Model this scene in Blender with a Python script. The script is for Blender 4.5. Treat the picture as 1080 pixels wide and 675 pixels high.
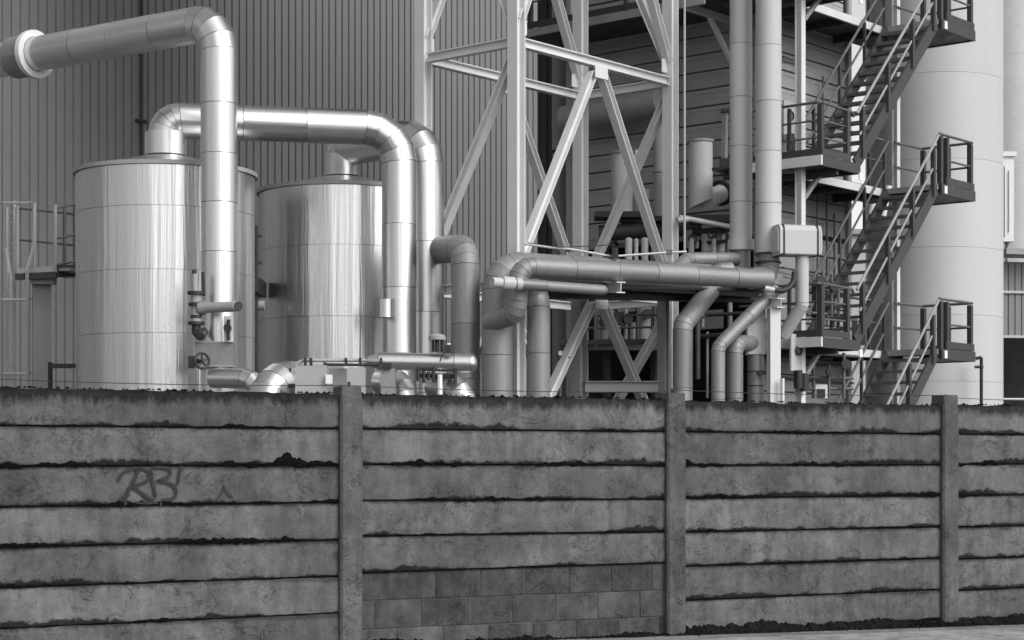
import bpy, math, random
from mathutils import Vector, noise
random.seed(7)
S = bpy.context.scene
for o in list(bpy.data.objects): bpy.data.objects.remove(o)
COL = S.collection
# ------------------------------------------------------------------ camera
F, CX, HY, CAMZ = 2000.0, 540.0, 488.0, 1.5        # focal length in photo pixels, principal column, horizon row
cd = bpy.data.cameras.new('camera'); cam = bpy.data.objects.new('camera', cd); COL.objects.link(cam)
cam.location = (0, 0, CAMZ); cam.rotation_euler = (math.radians(90), 0, 0)
cd.sensor_width = 36; cd.lens = F/1080*36; cd.shift_y = (HY-337.5)/1080
cd.clip_start = .1; cd.clip_end = 8000
S.camera = cam
# ------------------------------------------------------------------ sky, sun, exposure (black-and-white photograph: neutral light)
SUN_EL, SUN_AZ = 38.0, 136.0                        # azimuth from +Y clockwise: right, a little behind the camera
w = bpy.data.worlds.new('World'); S.world = w; w.use_nodes = True
nt = w.node_tree; nt.nodes.clear()
sk = nt.nodes.new('ShaderNodeTexSky'); sk.sky_type = 'NISHITA'; sk.sun_disc = False
sk.sun_elevation = math.radians(SUN_EL); sk.sun_rotation = math.radians(SUN_AZ)
sk.air_density = 1.0; sk.dust_density = 2.0; sk.ozone_density = 1.0
bw = nt.nodes.new('ShaderNodeRGBToBW'); bg = nt.nodes.new('ShaderNodeBackground'); wo = nt.nodes.new('ShaderNodeOutputWorld')
bg.inputs['Strength'].default_value = .15
nt.links.new(sk.outputs[0], bw.inputs[0]); nt.links.new(bw.outputs[0], bg.inputs[0]); nt.links.new(bg.outputs[0], wo.inputs[0])
sl = bpy.data.lights.new('sun', 'SUN'); sl.energy = .95; sl.angle = math.radians(36); sl.color = (1, 1, 1)
so = bpy.data.objects.new('sun', sl); COL.objects.link(so)
sd = Vector((math.sin(math.radians(SUN_AZ))*math.cos(math.radians(SUN_EL)), math.cos(math.radians(SUN_AZ))*math.cos(math.radians(SUN_EL)), math.sin(math.radians(SUN_EL))))
so.rotation_euler = sd.to_track_quat('Z', 'Y').to_euler()
S.view_settings.view_transform = 'Standard'; S.view_settings.look = 'None'; S.view_settings.gamma = 1
S.view_settings.exposure = 0.65
S.render.engine = 'CYCLES'
S.render.resolution_x = 1024; S.render.resolution_y = 640

# ------------------------------------------------------------------ places
def P(px, py, Y): return Vector(((px-CX)/F*Y, Y, CAMZ+(HY-py)/F*Y))
U = Vector((.6454, .7638, 0)); V = Vector((-.7638, .6454, 0)); ZV = Vector((0, 0, 1))     # the plant's grid
C0 = Vector((5.95, 36.5, 0))                       # near corner of the stair platforms
def G(s, t, z): return C0 + U*s + V*t + ZV*z
FA = Vector((.889, .458, 0)); FN = Vector((.458, -.889, 0))                                # fence direction, fence normal to the street
F1 = Vector((1.449, 16.95, 0))
def FP(a, b, z): return F1 + FA*a + FN*b + ZV*z     # b: towards the street
def fence_hit(px, py, b=0.0):
    d = Vector(((px-CX)/F, 1, (HY-py)/F)); o = Vector((0, 0, CAMZ)); p0 = F1 + FN*b
    t = (p0-o).dot(FN)/d.dot(FN); h = o+d*t; return h
def ground_z(a): return -.034-.0137*max(-9, min(9, a))

# ------------------------------------------------------------------ materials
MATS = {}
def mat(name, base=.3, rough=.6, metal=0.0, var=.12, scale=3.0, fine=40.0, bump=0.0, bscale=30.0, streak=None, rust=0.0, spec=.4, bdist=.02, cont=False):
    if name in MATS: return MATS[name]
    m = bpy.data.materials.new(name); m.use_nodes = True; n = m.node_tree.nodes; L = m.node_tree.links
    b = n['Principled BSDF']; b.inputs['Roughness'].default_value = rough; b.inputs['Metallic'].default_value = metal
    b.inputs['Specular IOR Level'].default_value = spec
    tc = n.new('ShaderNodeTexCoord'); oi = n.new('ShaderNodeObjectInfo')
    off = n.new('ShaderNodeMath'); off.operation = 'MULTIPLY'; off.inputs[1].default_value = 0.0 if cont else 37.0; L.new(oi.outputs['Random'], off.inputs[0])
    add = n.new('ShaderNodeVectorMath'); add.operation = 'ADD'
    L.new(tc.outputs['UV' if streak else 'Object'], add.inputs[0]); L.new(off.outputs[0], add.inputs[1])
    vec = add.outputs[0]
    if streak:
        mp = n.new('ShaderNodeMapping'); mp.inputs['Scale'].default_value = (streak[0], streak[1], 1); L.new(tc.outputs['UV'], mp.inputs[0])
        a2 = n.new('ShaderNodeVectorMath'); a2.operation = 'ADD'; L.new(mp.outputs[0], a2.inputs[0]); L.new(off.outputs[0], a2.inputs[1]); vec = a2.outputs[0]
    n1 = n.new('ShaderNodeTexNoise'); n1.inputs['Scale'].default_value = scale; n1.inputs['Detail'].default_value = 6; L.new(vec, n1.inputs[0])
    n2 = n.new('ShaderNodeTexNoise'); n2.inputs['Scale'].default_value = fine; n2.inputs['Detail'].default_value = 4; L.new(tc.outputs['Object'], n2.inputs[0])
    mx = n.new('ShaderNodeMix'); mx.data_type = 'FLOAT'; mx.inputs[0].default_value = .4; L.new(n1.outputs[0], mx.inputs[2]); L.new(n2.outputs[0], mx.inputs[3])
    mr = n.new('ShaderNodeMapRange'); mr.inputs[1].default_value = .3; mr.inputs[2].default_value = .7
    mr.inputs[3].default_value = base*(1-var); mr.inputs[4].default_value = base*(1+var); L.new(mx.outputs[0], mr.inputs[0])
    # per-piece tone
    pr = n.new('ShaderNodeMapRange'); pr.inputs[3].default_value = 1-var*(.1 if cont else .35); pr.inputs[4].default_value = 1+var*(.1 if cont else .35); L.new(oi.outputs['Random'], pr.inputs[0])
    mul = n.new('ShaderNodeMath'); mul.operation = 'MULTIPLY'; L.new(mr.outputs[0], mul.inputs[0]); L.new(pr.outputs[0], mul.inputs[1])
    out = mul.outputs[0]
    if rust:
        n3 = n.new('ShaderNodeTexNoise'); n3.inputs['Scale'].default_value = 5; n3.inputs['Detail'].default_value = 10; n3.inputs['Roughness'].default_value = .7; L.new(tc.outputs['Object'], n3.inputs[0])
        rr = n.new('ShaderNodeMapRange'); rr.inputs[1].default_value = .62; rr.inputs[2].default_value = .74; rr.inputs[3].default_value = 1; rr.inputs[4].default_value = 1-rust; L.new(n3.outputs[0], rr.inputs[0])
        m3 = n.new('ShaderNodeMath'); m3.operation = 'MULTIPLY'; L.new(out, m3.inputs[0]); L.new(rr.outputs[0], m3.inputs[1]); out = m3.outputs[0]
    L.new(out, b.inputs['Base Color'])
    rg = n.new('ShaderNodeMapRange'); rg.inputs[1].default_value = .3; rg.inputs[2].default_value = .7; rg.inputs[3].default_value = max(.05, rough*.82); rg.inputs[4].default_value = min(1, rough*1.18); L.new(n1.outputs[0], rg.inputs[0]); L.new(rg.outputs[0], b.inputs['Roughness'])
    if bump:
        bp = n.new('ShaderNodeBump'); bp.inputs['Strength'].default_value = bump; bp.inputs['Distance'].default_value = bdist
        nb = n.new('ShaderNodeTexNoise'); nb.inputs['Scale'].default_value = bscale; nb.inputs['Detail'].default_value = 6 if streak else 3; nb.inputs['Roughness'].default_value = .55
        L.new(vec if streak else tc.outputs['Object'], nb.inputs[0]); L.new(nb.outputs[0], bp.inputs['Height']); L.new(bp.outputs[0], b.inputs['Normal'])
    MATS[name] = m; return m

M_ALU   = mat('bright_aluminium', .58, .31, 1, .14, 1.6, 30, 1, 1.0, streak=(1.25, .03), bdist=.10, cont=True)
M_ALUP  = mat('pipe_aluminium', .64, .36, 1, .12, 1.0, 30, .8, 1.0, streak=(4.0, .08), bdist=.025)
M_ALUD  = mat('dull_aluminium', .24, .55, .4, .25, 1.0, 25, .5, 2.0, streak=(4.0, .3), rust=.5)
M_GREYP = mat('grey_painted_pipe', .46, .5, 0, .10, 1.0, 25, .1, 2.0, streak=(3.0, .3), rust=.18)
M_STEELW= mat('pale_painted_steel', .62, .5, 0, .07, 2, 30, rust=.12)
M_STEELG= mat('grey_painted_steel', .30, .5, 0, .12, 2, 30, rust=.2)
M_STAIR = mat('dark_stair_steel', .045, .55, .0, .2, 3, 40, rust=.2)
M_RAIL  = mat('handrail_steel', .11, .5, 0, .2, 3, 40)
M_RAILW = mat('galvanised_rail', .42, .5, .3, .15, 3, 40)
M_DARK  = mat('black_iron', .03, .5, .2, .3, 4, 40)
M_CLAD  = mat('grey_profiled_cladding', .19, .42, 0, .07, .35, 14, spec=.5)
M_DARKCL= mat('dark_slatted_cladding', .06, .6, 0, .1, .4, 14)
M_BOARD = mat('grey_timber_boards', .33, .65, 0, .14, 1.2, 20, .15, 12)
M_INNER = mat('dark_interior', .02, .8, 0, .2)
M_SILO  = mat('pale_silo_paint', .48, .5, 0, .07, 1.0, 12, streak=(1.2, .12), rust=.10)
M_SILOB = mat('stained_silo_paint', .80, .6, 0, .10, .5, 6)
M_BOX   = mat('pale_cabinet_sheet', .38, .45, .2, .1, 2, 30)
M_WHITE = mat('white_sheet', .75, .5, 0, .05)
M_MOSS  = mat('dark_moss', .007, .95, 0, .5, 30, 90, 1, 60, spec=.02)
M_WEED  = mat('dry_dark_weed', .014, .95, 0, .6, 20, 60, 1, 40, spec=.02)
M_WIRE  = mat('fence_wire_steel', .06, .5, .5)
M_PAINT = mat('graffiti_spray', .018, .7, 0, .3, 8, 60)

def concrete(name, base, joint=True, top=False, h=.3, block=False):
    m = bpy.data.materials.new(name); m.use_nodes = True; n = m.node_tree.nodes; L = m.node_tree.links
    b = n['Principled BSDF']; b.inputs['Roughness'].default_value = .92; b.inputs['Specular IOR Level'].default_value = .2
    tc = n.new('ShaderNodeTexCoord'); oi = n.new('ShaderNodeObjectInfo')
    off = n.new('ShaderNodeMath'); off.operation = 'MULTIPLY'; off.inputs[1].default_value = 53.0; L.new(oi.outputs['Random'], off.inputs[0])
    add = n.new('ShaderNodeVectorMath'); add.operation = 'ADD'; L.new(tc.outputs['Object'], add.inputs[0]); L.new(off.outputs[0], add.inputs[1])
    def nz(scale, det=8, rough=.6, vec=add.outputs[0], dist=0):
        t = n.new('ShaderNodeTexNoise'); t.inputs['Scale'].default_value = scale; t.inputs['Detail'].default_value = det; t.inputs['Roughness'].default_value = rough; t.inputs['Distortion'].default_value = dist
        L.new(vec, t.inputs[0]); return t.outputs[0]
    def mrange(x, a, bb, c, d, smooth=False):
        r = n.new('ShaderNodeMapRange'); r.inputs[1].default_value = a; r.inputs[2].default_value = bb; r.inputs[3].default_value = c; r.inputs[4].default_value = d
        if smooth: r.interpolation_type = 'SMOOTHSTEP'
        L.new(x, r.inputs[0]); return r.outputs[0]
    def op(o, x, y):
        t = n.new('ShaderNodeMath'); t.operation = o
        for i, q in enumerate((x, y)):
            if isinstance(q, (int, float)): t.inputs[i].default_value = q
            else: L.new(q, t.inputs[i])
        return t.outputs[0]
    c = mrange(nz(2.0, 5), .36, .64, base*.72, base*1.2)
    c = op('MULTIPLY', c, mrange(nz(70, 4), .3, .7, .9, 1.09))
    c = op('MULTIPLY', c, mrange(nz(9, 9, .72), .36, .68, 1.16, .78))
    # pale worn, scraped patches
    c = op('MULTIPLY', c, op('ADD', 1, op('MULTIPLY', mrange(nz(5.5, 10, .7, dist=.8), .54, .60, 0, .22), mrange(nz(1.7, 3), .45, .58, 0, 1))))
    # thin dark scars and cracks
    v = nz(3.5, 10, .68, dist=1.4); c = op('MULTIPLY', c, op('SUBTRACT', 1, op('MULTIPLY', mrange(op('ABSOLUTE', op('SUBTRACT', v, .5), 0), .0, .016, .72, 0), mrange(nz(2.3, 4), .49, .55, 0, 1))))
    # rain streaks
    ms = n.new('ShaderNodeMapping'); ms.inputs['Scale'].default_value = (9, 9, .7); L.new(add.outputs[0], ms.inputs[0])
    c = op('MULTIPLY', c, mrange(nz(1.0, 6, .6, ms.outputs[0]), .40, .66, 1.1, .82))
    # lichen blotches and pits
    c = op('MULTIPLY', c, mrange(nz(6, 12, .8, dist=.9), .57, .63, 1, .58))
    c = op('MULTIPLY', c, mrange(nz(38, 2), .66, .72, 1, .55))
    sx = n.new('ShaderNodeSeparateXYZ'); L.new(tc.outputs['Object'], sx.inputs[0]); z = sx.outputs[2]
    mp = n.new('ShaderNodeMapping'); mp.inputs['Scale'].default_value = (1, 1, .25); L.new(add.outputs[0], mp.inputs[0])
    if joint:   # moss and grime creeping from the joint over the panel's lower edge
        e = op('SUBTRACT', op('MULTIPLY', mrange(nz(1.5, 4), .42, .62, .1, 1), op('ADD', -.035, op('MULTIPLY', nz(13, 12, .78), .17))), z)
        c = op('MULTIPLY', c, mrange(e, -.012, .008, 1, .14))
        e2 = op('SUBTRACT', op('ADD', op('MULTIPLY', nz(6, 12, .8, mp.outputs[0]), .16), -.06), op('SUBTRACT', h, z))
        c = op('MULTIPLY', c, mrange(e2, -.012, .012, 1, .5))
    if top:
        e = op('SUBTRACT', op('ADD', op('MULTIPLY', nz(9, 10, .78, mp.outputs[0]), .30), -.06), op('SUBTRACT', h, z))
        c = op('MULTIPLY', c, mrange(e, -.03, .035, 1, .2))
    if block:
        c = op('MULTIPLY', c, mrange(oi.outputs['Random'], 0, 1, .86, 1.08)); c = op('MULTIPLY', c, mrange(nz(3.5, 3), .4, .65, 1.08, .72, True))
    # tone of each cast piece
    r2 = n.new('ShaderNodeMath'); r2.operation = 'FRACT'; L.new(op('MULTIPLY', oi.outputs['Random'], 7.3), r2.inputs[0])
    c = op('MULTIPLY', c, mrange(r2.outputs[0], 0, 1, .82, 1.12))
    L.new(c, b.inputs['Base Color'])
    bp = n.new('ShaderNodeBump'); bp.inputs['Strength'].default_value = .7; bp.inputs['Distance'].default_value = .012
    L.new(op('ADD', nz(70, 5), op('MULTIPLY', nz(11, 8, .65), 1.3)), bp.inputs['Height']); L.new(bp.outputs[0], b.inputs['Normal'])
    return m
M_PANEL = concrete('weathered_concrete_panel', .125)
M_PANELT = concrete('weathered_concrete_coping_panel', .125, top=True, h=.29)
M_POST = concrete('weathered_concrete_post', .12, joint=False, top=True, h=2.3)
M_BLOCK = concrete('grey_concrete_block', .085, joint=False, block=True)
M_PAVE = concrete('pale_pavement', .36, joint=False)
M_GROUND = concrete('yard_ground', .14, joint=False)
M_ROAD = concrete('asphalt', .055, joint=False)

# ------------------------------------------------------------------ builders
def empty(name, loc, label, cat, group=None):
    o = bpy.data.objects.new(name, None); COL.objects.link(o); o.location = loc; o.empty_display_size = .2
    o['label'] = label; o['category'] = cat
    if group: o['group'] = group
    return o
class MB:
    def __init__(s): s.v = []; s.f = []; s.uv = []; s.sm = []
    def face(s, idx, uv=None, smooth=False): s.f.append(idx); s.uv.append(uv); s.sm.append(smooth)
    def box(s, c, X, Y, Z):     # half-axis vectors
        b = len(s.v); c = Vector(c)
        for k in (-1, 1):
            for j in (-1, 1):
                for i in (-1, 1): s.v.append(c+X*i+Y*j+Z*k)
        for q in ((0,2,3,1),(4,5,7,6),(0,1,5,4),(2,6,7,3),(0,4,6,2),(1,3,7,5)): s.face([b+i for i in q])
        return s
    def abox(s, c, sx, sy, sz, dx=U, dy=V):  # full sizes in the plant grid
        return s.box(c, dx*(sx/2), dy*(sy/2), ZV*(sz/2))
    def prof(s, p, q, pts, side, up):          # extrude a closed 2D outline along p-q
        b = len(s.v); n = len(pts)
        for e in (p, q):
            for (x, y) in pts: s.v.append(e+side*x+up*y)
        for i in range(n):
            j = (i+1) % n; s.face([b+i, b+j, b+n+j, b+n+i])
        s.face([b+i for i in range(n)][::-1]); s.face([b+n+i for i in range(n)])
        return s
    def hsec(s, p, q, d, wd, face, tf=.018, tw=.012):   # I-section; face = flange normal
        ax = (q-p).normalized(); up = (face-ax*face.dot(ax)).normalized(); side = ax.cross(up)
        a, c = d/2, wd/2
        pts = [(-c,-a),(c,-a),(c,-a+tf),(tw/2,-a+tf),(tw/2,a-tf),(c,a-tf),(c,a),(-c,a),(-c,a-tf),(-tw/2,a-tf),(-tw/2,-a+tf),(-c,-a+tf)]
        return s.prof(p, q, pts, side, up)
    def bar(s, p, q, wd, ht, up=ZV):
        ax = (q-p).normalized(); u2 = up-ax*up.dot(ax)
        if u2.length < 1e-4: u2 = U-ax*U.dot(ax)
        u2.normalize(); side = ax.cross(u2)
        return s.prof(p, q, [(-wd/2,-ht/2),(wd/2,-ht/2),(wd/2,ht/2),(-wd/2,ht/2)], side, u2)
    def frame(s, ax):
        ref = ZV if abs(ax.z) < .9 else Vector((0, 1, 0))
        a = (ref-ax*ref.dot(ax)).normalized(); b = ax.cross(a); return a, b
    def rings(s, rs, n=32, cap0=False, cap1=False):
        """rs: list of (centre, plane normal, axis, radius, v, sharp)"""
        base = len(s.v)
        for (c, pn, ax, r, vv) in rs:
            a, b = s.frame(ax)
            for k in range(n):
                th = 2*math.pi*k/n; o = (a*math.cos(th)+b*math.sin(th))*r
                o = o-ax*(o.dot(pn)/ax.dot(pn)); s.v.append(c+o)
        for i in range(len(rs)-1):
            for k in range(n):
                k2 = (k+1) % n; r = (rs[i][3]+rs[i+1][3])/2; u0, u1 = 2*math.pi*k/n*r, 2*math.pi*(k+1)/n*r
                v0, v1 = rs[i][4], rs[i+1][4]
                s.face([base+i*n+k, base+i*n+k2, base+(i+1)*n+k2, base+(i+1)*n+k], [(u0,v0),(u1,v0),(u1,v1),(u0,v1)], True)
        if cap0: s.face([base+k for k in range(n)][::-1])
        if cap1: s.face([base+(len(rs)-1)*n+k for k in range(n)])
        return s
    def tube(s, p, q, r, n=12, caps=True, r2=None):
        ax = (q-p).normalized(); r2 = r if r2 is None else r2
        return s.rings([(p, ax, ax, r, 0), (q, ax, ax, r2, (q-p).length)], n, caps, caps)
    def disc(s, c, ax, r, th, n=24): return s.tube(c-ax*th/2, c+ax*th/2, r, n)
    def dome(s, c, ax, r, h, n=32, steps=6):
        rs = []
        for i in range(steps+1):
            t = i/steps*math.pi/2*.985; rs.append((c+ax*(h*math.sin(t)), ax, ax, r*math.cos(t), r*t))
        return s.rings(rs, n, False, True)
    def path(s, pts, r, n=10):
        for a, b in zip(pts, pts[1:]): s.tube(a, b, r, n)
        return s
    def build(s, name, m, parent=None, label=None, autosharp=True):
        me = bpy.data.meshes.new(name); base = parent.matrix_basis.translation if parent is not None else Vector((0, 0, 0))
        loc = Vector((0, 0, 0))
        if parent is not None:
            loc = parent['_w'] if '_w' in parent.keys() else None
            loc = WORLD.get(parent.name, Vector(parent.location))
        me.from_pydata([tuple(v-loc) for v in s.v], [], s.f)
        if any(u is not None for u in s.uv):
            ul = me.uv_layers.new(name='UVMap').data; k = 0
            for f, u in zip(s.f, s.uv):
                for i in range(len(f)):
                    if u is not None: ul[k].uv = u[i]
                    k += 1
        me.polygons.foreach_set('use_smooth', s.sm)
        me.materials.append(m); me.update()
        if any(s.sm): me.set_sharp_from_angle(angle=math.radians(35))
        o = bpy.data.objects.new(name, me); COL.objects.link(o)
        if parent is not None: o.parent = parent; WORLD[o.name] = loc
        if label: o['label'] = label
        return o
WORLD = {}
def mesh(name, m, parent, fn, label=None):
    b = MB(); fn(b); return b.build(name, m, parent, label)

def section(b, p0, n0, p1, n1, r, gap=.010, lip=.03, n=36, v0=0.0):
    ax = (p1-p0).normalized(); a = p0+ax*gap/2; c = p1-ax*gap/2; ln = (c-a).length
    b.rings([(a, n0, ax, r-lip, v0), (a, n0, ax, r, v0), (c, n1, ax, r, v0+ln), (c, n1, ax, r-lip, v0+ln)], n)
def pipe_run(name, pts, r, m, label, bend=None, gores=4, seam=1.0, first=.35, n=36, cat='pipe', cap_start=False, cap_end=False, base=None, gap=.009, group=None):
    """an insulated pipe: every cladding sheet and every gore of an elbow is its own piece"""
    bend = bend or r*1.5
    root = empty(name, base or Vector((pts[0].x, pts[0].y, min(p.z for p in pts))), label, cat, group)
    poly = [(pts[0], 'pipe_section')]
    for i in range(1, len(pts)-1):
        a, c, e = pts[i-1], pts[i], pts[i+1]; d1 = (c-a).normalized(); d2 = (e-c).normalized(); ang = d1.angle(d2)
        tl = min(bend*math.tan(ang/2), (c-a).length*.49 if i > 1 else (c-a).length*.97, (e-c).length*.49 if i < len(pts)-2 else (e-c).length*.97); R = tl/math.tan(ang/2)
        g = max(2, round(gores*ang/(math.pi/2))); ctr = c+(d2-d1).normalized()*(R/math.cos(ang/2)); v = (c-d1*tl)-ctr; axis = d1.cross(d2).normalized()
        from mathutils import Quaternion
        poly.append((c-d1*tl, 'elbow_gore'))
        for k in range(1, g): poly.append((ctr+Quaternion(axis, ang*k/g) @ v, 'elbow_gore'))
        poly.append((c+d2*tl, 'pipe_section'))
    poly.append((pts[-1], None))
    # divide the straights at the seams
    full = []
    for (a, kind), (c, _) in zip(poly, poly[1:]):
        full.append((a, kind)); ln = (c-a).length
        if kind == 'pipe_section' and ln > seam*1.4:
            k = max(1, round((ln)/seam))
            for j in range(1, k): full.append((a+(c-a)*(j/k+(random.random()-.5)*.02), kind))
    full.append((pts[-1], None)); v0 = 0
    for i in range(len(full)-1):
        a, kind = full[i]; c = full[i+1][0]; ax = (c-a).normalized()
        n0 = ax if i == 0 else (ax+(a-full[i-1][0]).normalized()).normalized(); n1 = ax if i == len(full)-2 else (ax+(full[i+2][0]-c).normalized()).normalized()
        b = MB(); section(b, a, n0, c, n1, r*(1+.006*((i % 2)*2-1)), gap if kind == 'pipe_section' else gap*.8, min(.03, r*.3), n, v0); v0 += (c-a).length
        if cap_start and i == 0: b.disc(a+ax*.02, ax, r*.97, .02)
        if cap_end and i == len(full)-2: b.disc(c-ax*.02, ax, r*.97, .02)
        b.build(kind, m, root)
    return root

# ------------------------------------------------------------------ ground, pavement, road
def sheet(name, m, rows, cols, zf, top=None):
    b = MB(); n = len(cols)
    for bb in rows:
        for a in cols: b.v.append(FP(a, bb, zf(a, bb)))
    for i in range(len(rows)-1):
        for j in range(n-1): b.face([i*n+j, i*n+j+1, (i+1)*n+j+1, (i+1)*n+j])
    o = b.build(name, m); o['kind'] = 'structure'; return o
cols = [-3000, -60, -12]+[-9+i for i in range(19)]+[12, 60, 3000]
sheet('ground', M_GROUND, [3000, 60, 8, 1.9, .02, -.12, -1.0, -60, -3000], cols, lambda a, b: (ground_z(a)-.15 if b > 0 else 0.0))
def slab(name, m, b0, b1, dz, th):
    b = MB(); n = len(cols)-2; cc = cols[1:-1]
    for (bb, zz) in ((b0, dz), (b1, dz), (b1, dz-th)):
        for a in cc: b.v.append(FP(a, bb, ground_z(a)+zz))
    for i in range(2):
        for j in range(n-1): b.face([i*n+j, (i+1)*n+j, (i+1)*n+j+1, i*n+j+1])
    o = b.build(name, m); o['kind'] = 'structure'; return o
slab('pavement', M_PAVE, .47, 1.75, 0, .2)
slab('pavement', concrete('dirty_pavement_edge', .22, joint=False), .0, .45, -.004, .2)
slab('kerb', concrete('kerb_stone', .30, joint=False), 1.76, 1.9, .006, .16)
sheet('road', M_ROAD, [9.5, 5, 1.92], cols[1:-1], lambda a, b: ground_z(a)-.14)

# ------------------------------------------------------------------ concrete fence
fence = empty('concrete_fence', FP(-1, 0, 0), 'long weathered precast concrete panel fence running across the street front', 'fence')
SP = 3.125; POSTA = {k: SP*(k-2) for k in range(-1, 7)}; KB = [0, 1, 2, 3, 4, 5, -1]
def nz3(x, y, z): return noise.noise(Vector((x, y, z)))
def post(a, top):
    b = MB(); n = 14; w2, pr = .098, .055
    zs = [-.3+(top+.3)*i/n for i in range(n+1)]
    for i, z in enumerate(zs):
        j = nz3(a*3, z*4, 1)*.006; tp = .012 if i == n else 0
        for (x, y) in ((-w2+tp, -.14), (w2-tp, -.14), (w2-tp, pr-.018), (w2-.018, pr-tp), (-w2+.018, pr-tp), (-w2+tp, pr-.018)): b.v.append(FP(a+x+j, y+nz3(a, z*6, x*9)*.004, z))
    for i in range(n):
        for k in range(6): b.face([i*6+k, i*6+(k+1) % 6, (i+1)*6+(k+1) % 6, (i+1)*6+k])
    b.face([n*6+k for k in range(6)])
    b.face([k for k in range(6)][::-1])
    return b.build('post', M_POST, fence)
for k, tp in zip((0, 1, 2, 3, 4, 5, 6, -1), (2.10, 2.125, 2.12, 2.155, 2.14, 2.12, 2.13, 2.12)): post(POSTA[k], tp)
def panel(a0, a1, z0a, z0b, z1a, z1b, m, seed, top=False):
    """one cast panel, local origin at its lower left corner so that dirt follows its edges"""
    nx, nzr = 56, 7; o0 = FP(a0, 0, min(z0a, z0b)); b = MB(); ln = a1-a0
    jit = (random.random()-.5)*.014
    for i in range(nzr+1):
        for j in range(nx+1):
            f = j/nx; g = i/nzr; x = ln*f
            zb = z0a+(z0b-z0a)*f+.006+.004*nz3(x*9, seed, 0)+.004*nz3(x*30, seed, 3)*(1 if g == 0 else .3)
            zt = z1a+(z1b-z1a)*f-.006+(.006*nz3(x*6, seed, 9)+.005*nz3(x*24, seed, 5))*(2.2 if top else 1)
            edge = .008 if i in (0, nzr) else 0
            y = jit+.005*nz3(x*1.3, g*.8, seed+20)+.0025*nz3(x*8, g*3, seed)-edge
            b.v.append(FA*x+FN*y+ZV*(zb+(zt-zb)*g-o0.z))
    w_ = nx+1
    for i in range(nzr):
        for j in range(nx): b.face([i*w_+j, i*w_+j+1, (i+1)*w_+j+1, (i+1)*w_+j], None, True)
    base = len(b.v); rim = [j for j in range(w_)]+[i*w_+nx for i in range(1, nzr+1)]+[nzr*w_+j for j in range(nx-1, -1, -1)]+[i*w_ for i in range(nzr-1, 0, -1)]
    for k in rim: b.v.append(b.v[k]-FN*(.055+jit+(b.v[k].dot(FN)-jit))-ZV*.022)
    for k in range(len(rim)): k2 = (k+1) % len(rim); b.face([rim[k2], rim[k], base+k, base+k2])
    b.face([base+k for k in range(len(rim))])
    me_ = b.build('panel', m, None); me_.location = o0-fence.location; me_.parent = fence; WORLD[me_.name] = o0
    # object space turned to the fence line: x along, y out, z up
    return me_
TOPZ = 2.07
PANELS = {}; JOINTS = []
for k in KB:
    a0, a1 = POSTA[k]+.085, POSTA[k+1]-.085
    z = TOPZ; lv = [(TOPZ, TOPZ)]
    hs = [.285, .298, .302, .30, .305, .30, .30, .40]
    if k == 1: hs = [.285, .295, .30, .285, .287]
    zl, zr = TOPZ-.01*(k == 2), TOPZ-.01*(k == 2)
    for i, h in enumerate(hs):
        nl, nr = zl-h+random.uniform(-.008, .008), zr-h+random.uniform(-.008, .008)
        if k == 1 and i == 4: nl, nr = zl-.302, zr-.275
        PANELS[(k, i)] = panel(a0, a1, nl, nr, zl, zr, M_PANELT if i == 0 else M_PANEL, k*17+i*3.1, i == 0)
        if i < len(hs): JOINTS.append((k, a0, a1, nl, nr, i))
        zl, zr = nl, nr
    if k == 1:     # patch of concrete blocks under the last panel
        bh, bl = .235, .425; zt = min(zl, zr)+.0
        for r_ in range(4):
            a = a0-(.0 if r_ % 2 == 0 else .30); x = a0; first = [.27, .14, .34, .2][r_]
            while x < a1-.02:
                L_ = first if x == a0 else bl; e = min(x+L_, a1)
                if a1-e < .06: e = a1
                fT = lambda q: (zl+(zr-zl)*(q-a0)/(a1-a0)) if r_ == 0 else zt-r_*bh
                b = MB(); g = .003; o0 = FP(x, 0, zt-(r_+1)*bh); dy = random.uniform(-.006, -.002)-.012
                gv = random.choice((.003, .005, .007)); bt = [(x+gv, zt-(r_+1)*bh+g), (e-gv, zt-(r_+1)*bh+g), (e-gv, fT(e-gv)-g), (x+gv, fT(x+gv)-g)]
                c = Vector((sum(q[0] for q in bt)/4, sum(q[1] for q in bt)/4))
                for (yy, sh) in ((dy, .006), (dy-.006, 0), (-.14, 0)):
                    for (xa, zz) in bt: b.v.append(FP(xa+(sh if xa < c.x else -sh), yy, zz+(sh if zz < c.y else -sh)))
                b.face([0, 1, 2, 3])
                for lay in (0, 4):
                    for q in range(4): b.face([lay+(q+1) % 4, lay+q, lay+4+q, lay+4+(q+1) % 4])
                b.face([11, 10, 9, 8])
                ob = b.build('block', M_BLOCK, fence); first = bl; x = e
        b = MB(); b.box(FP((a0+a1)/2, -.0755, zt-.45), FA*((a1-a0)/2-.01), FN*.053, ZV*.46); b.build('mortar', M_BLOCK, fence)
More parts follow.
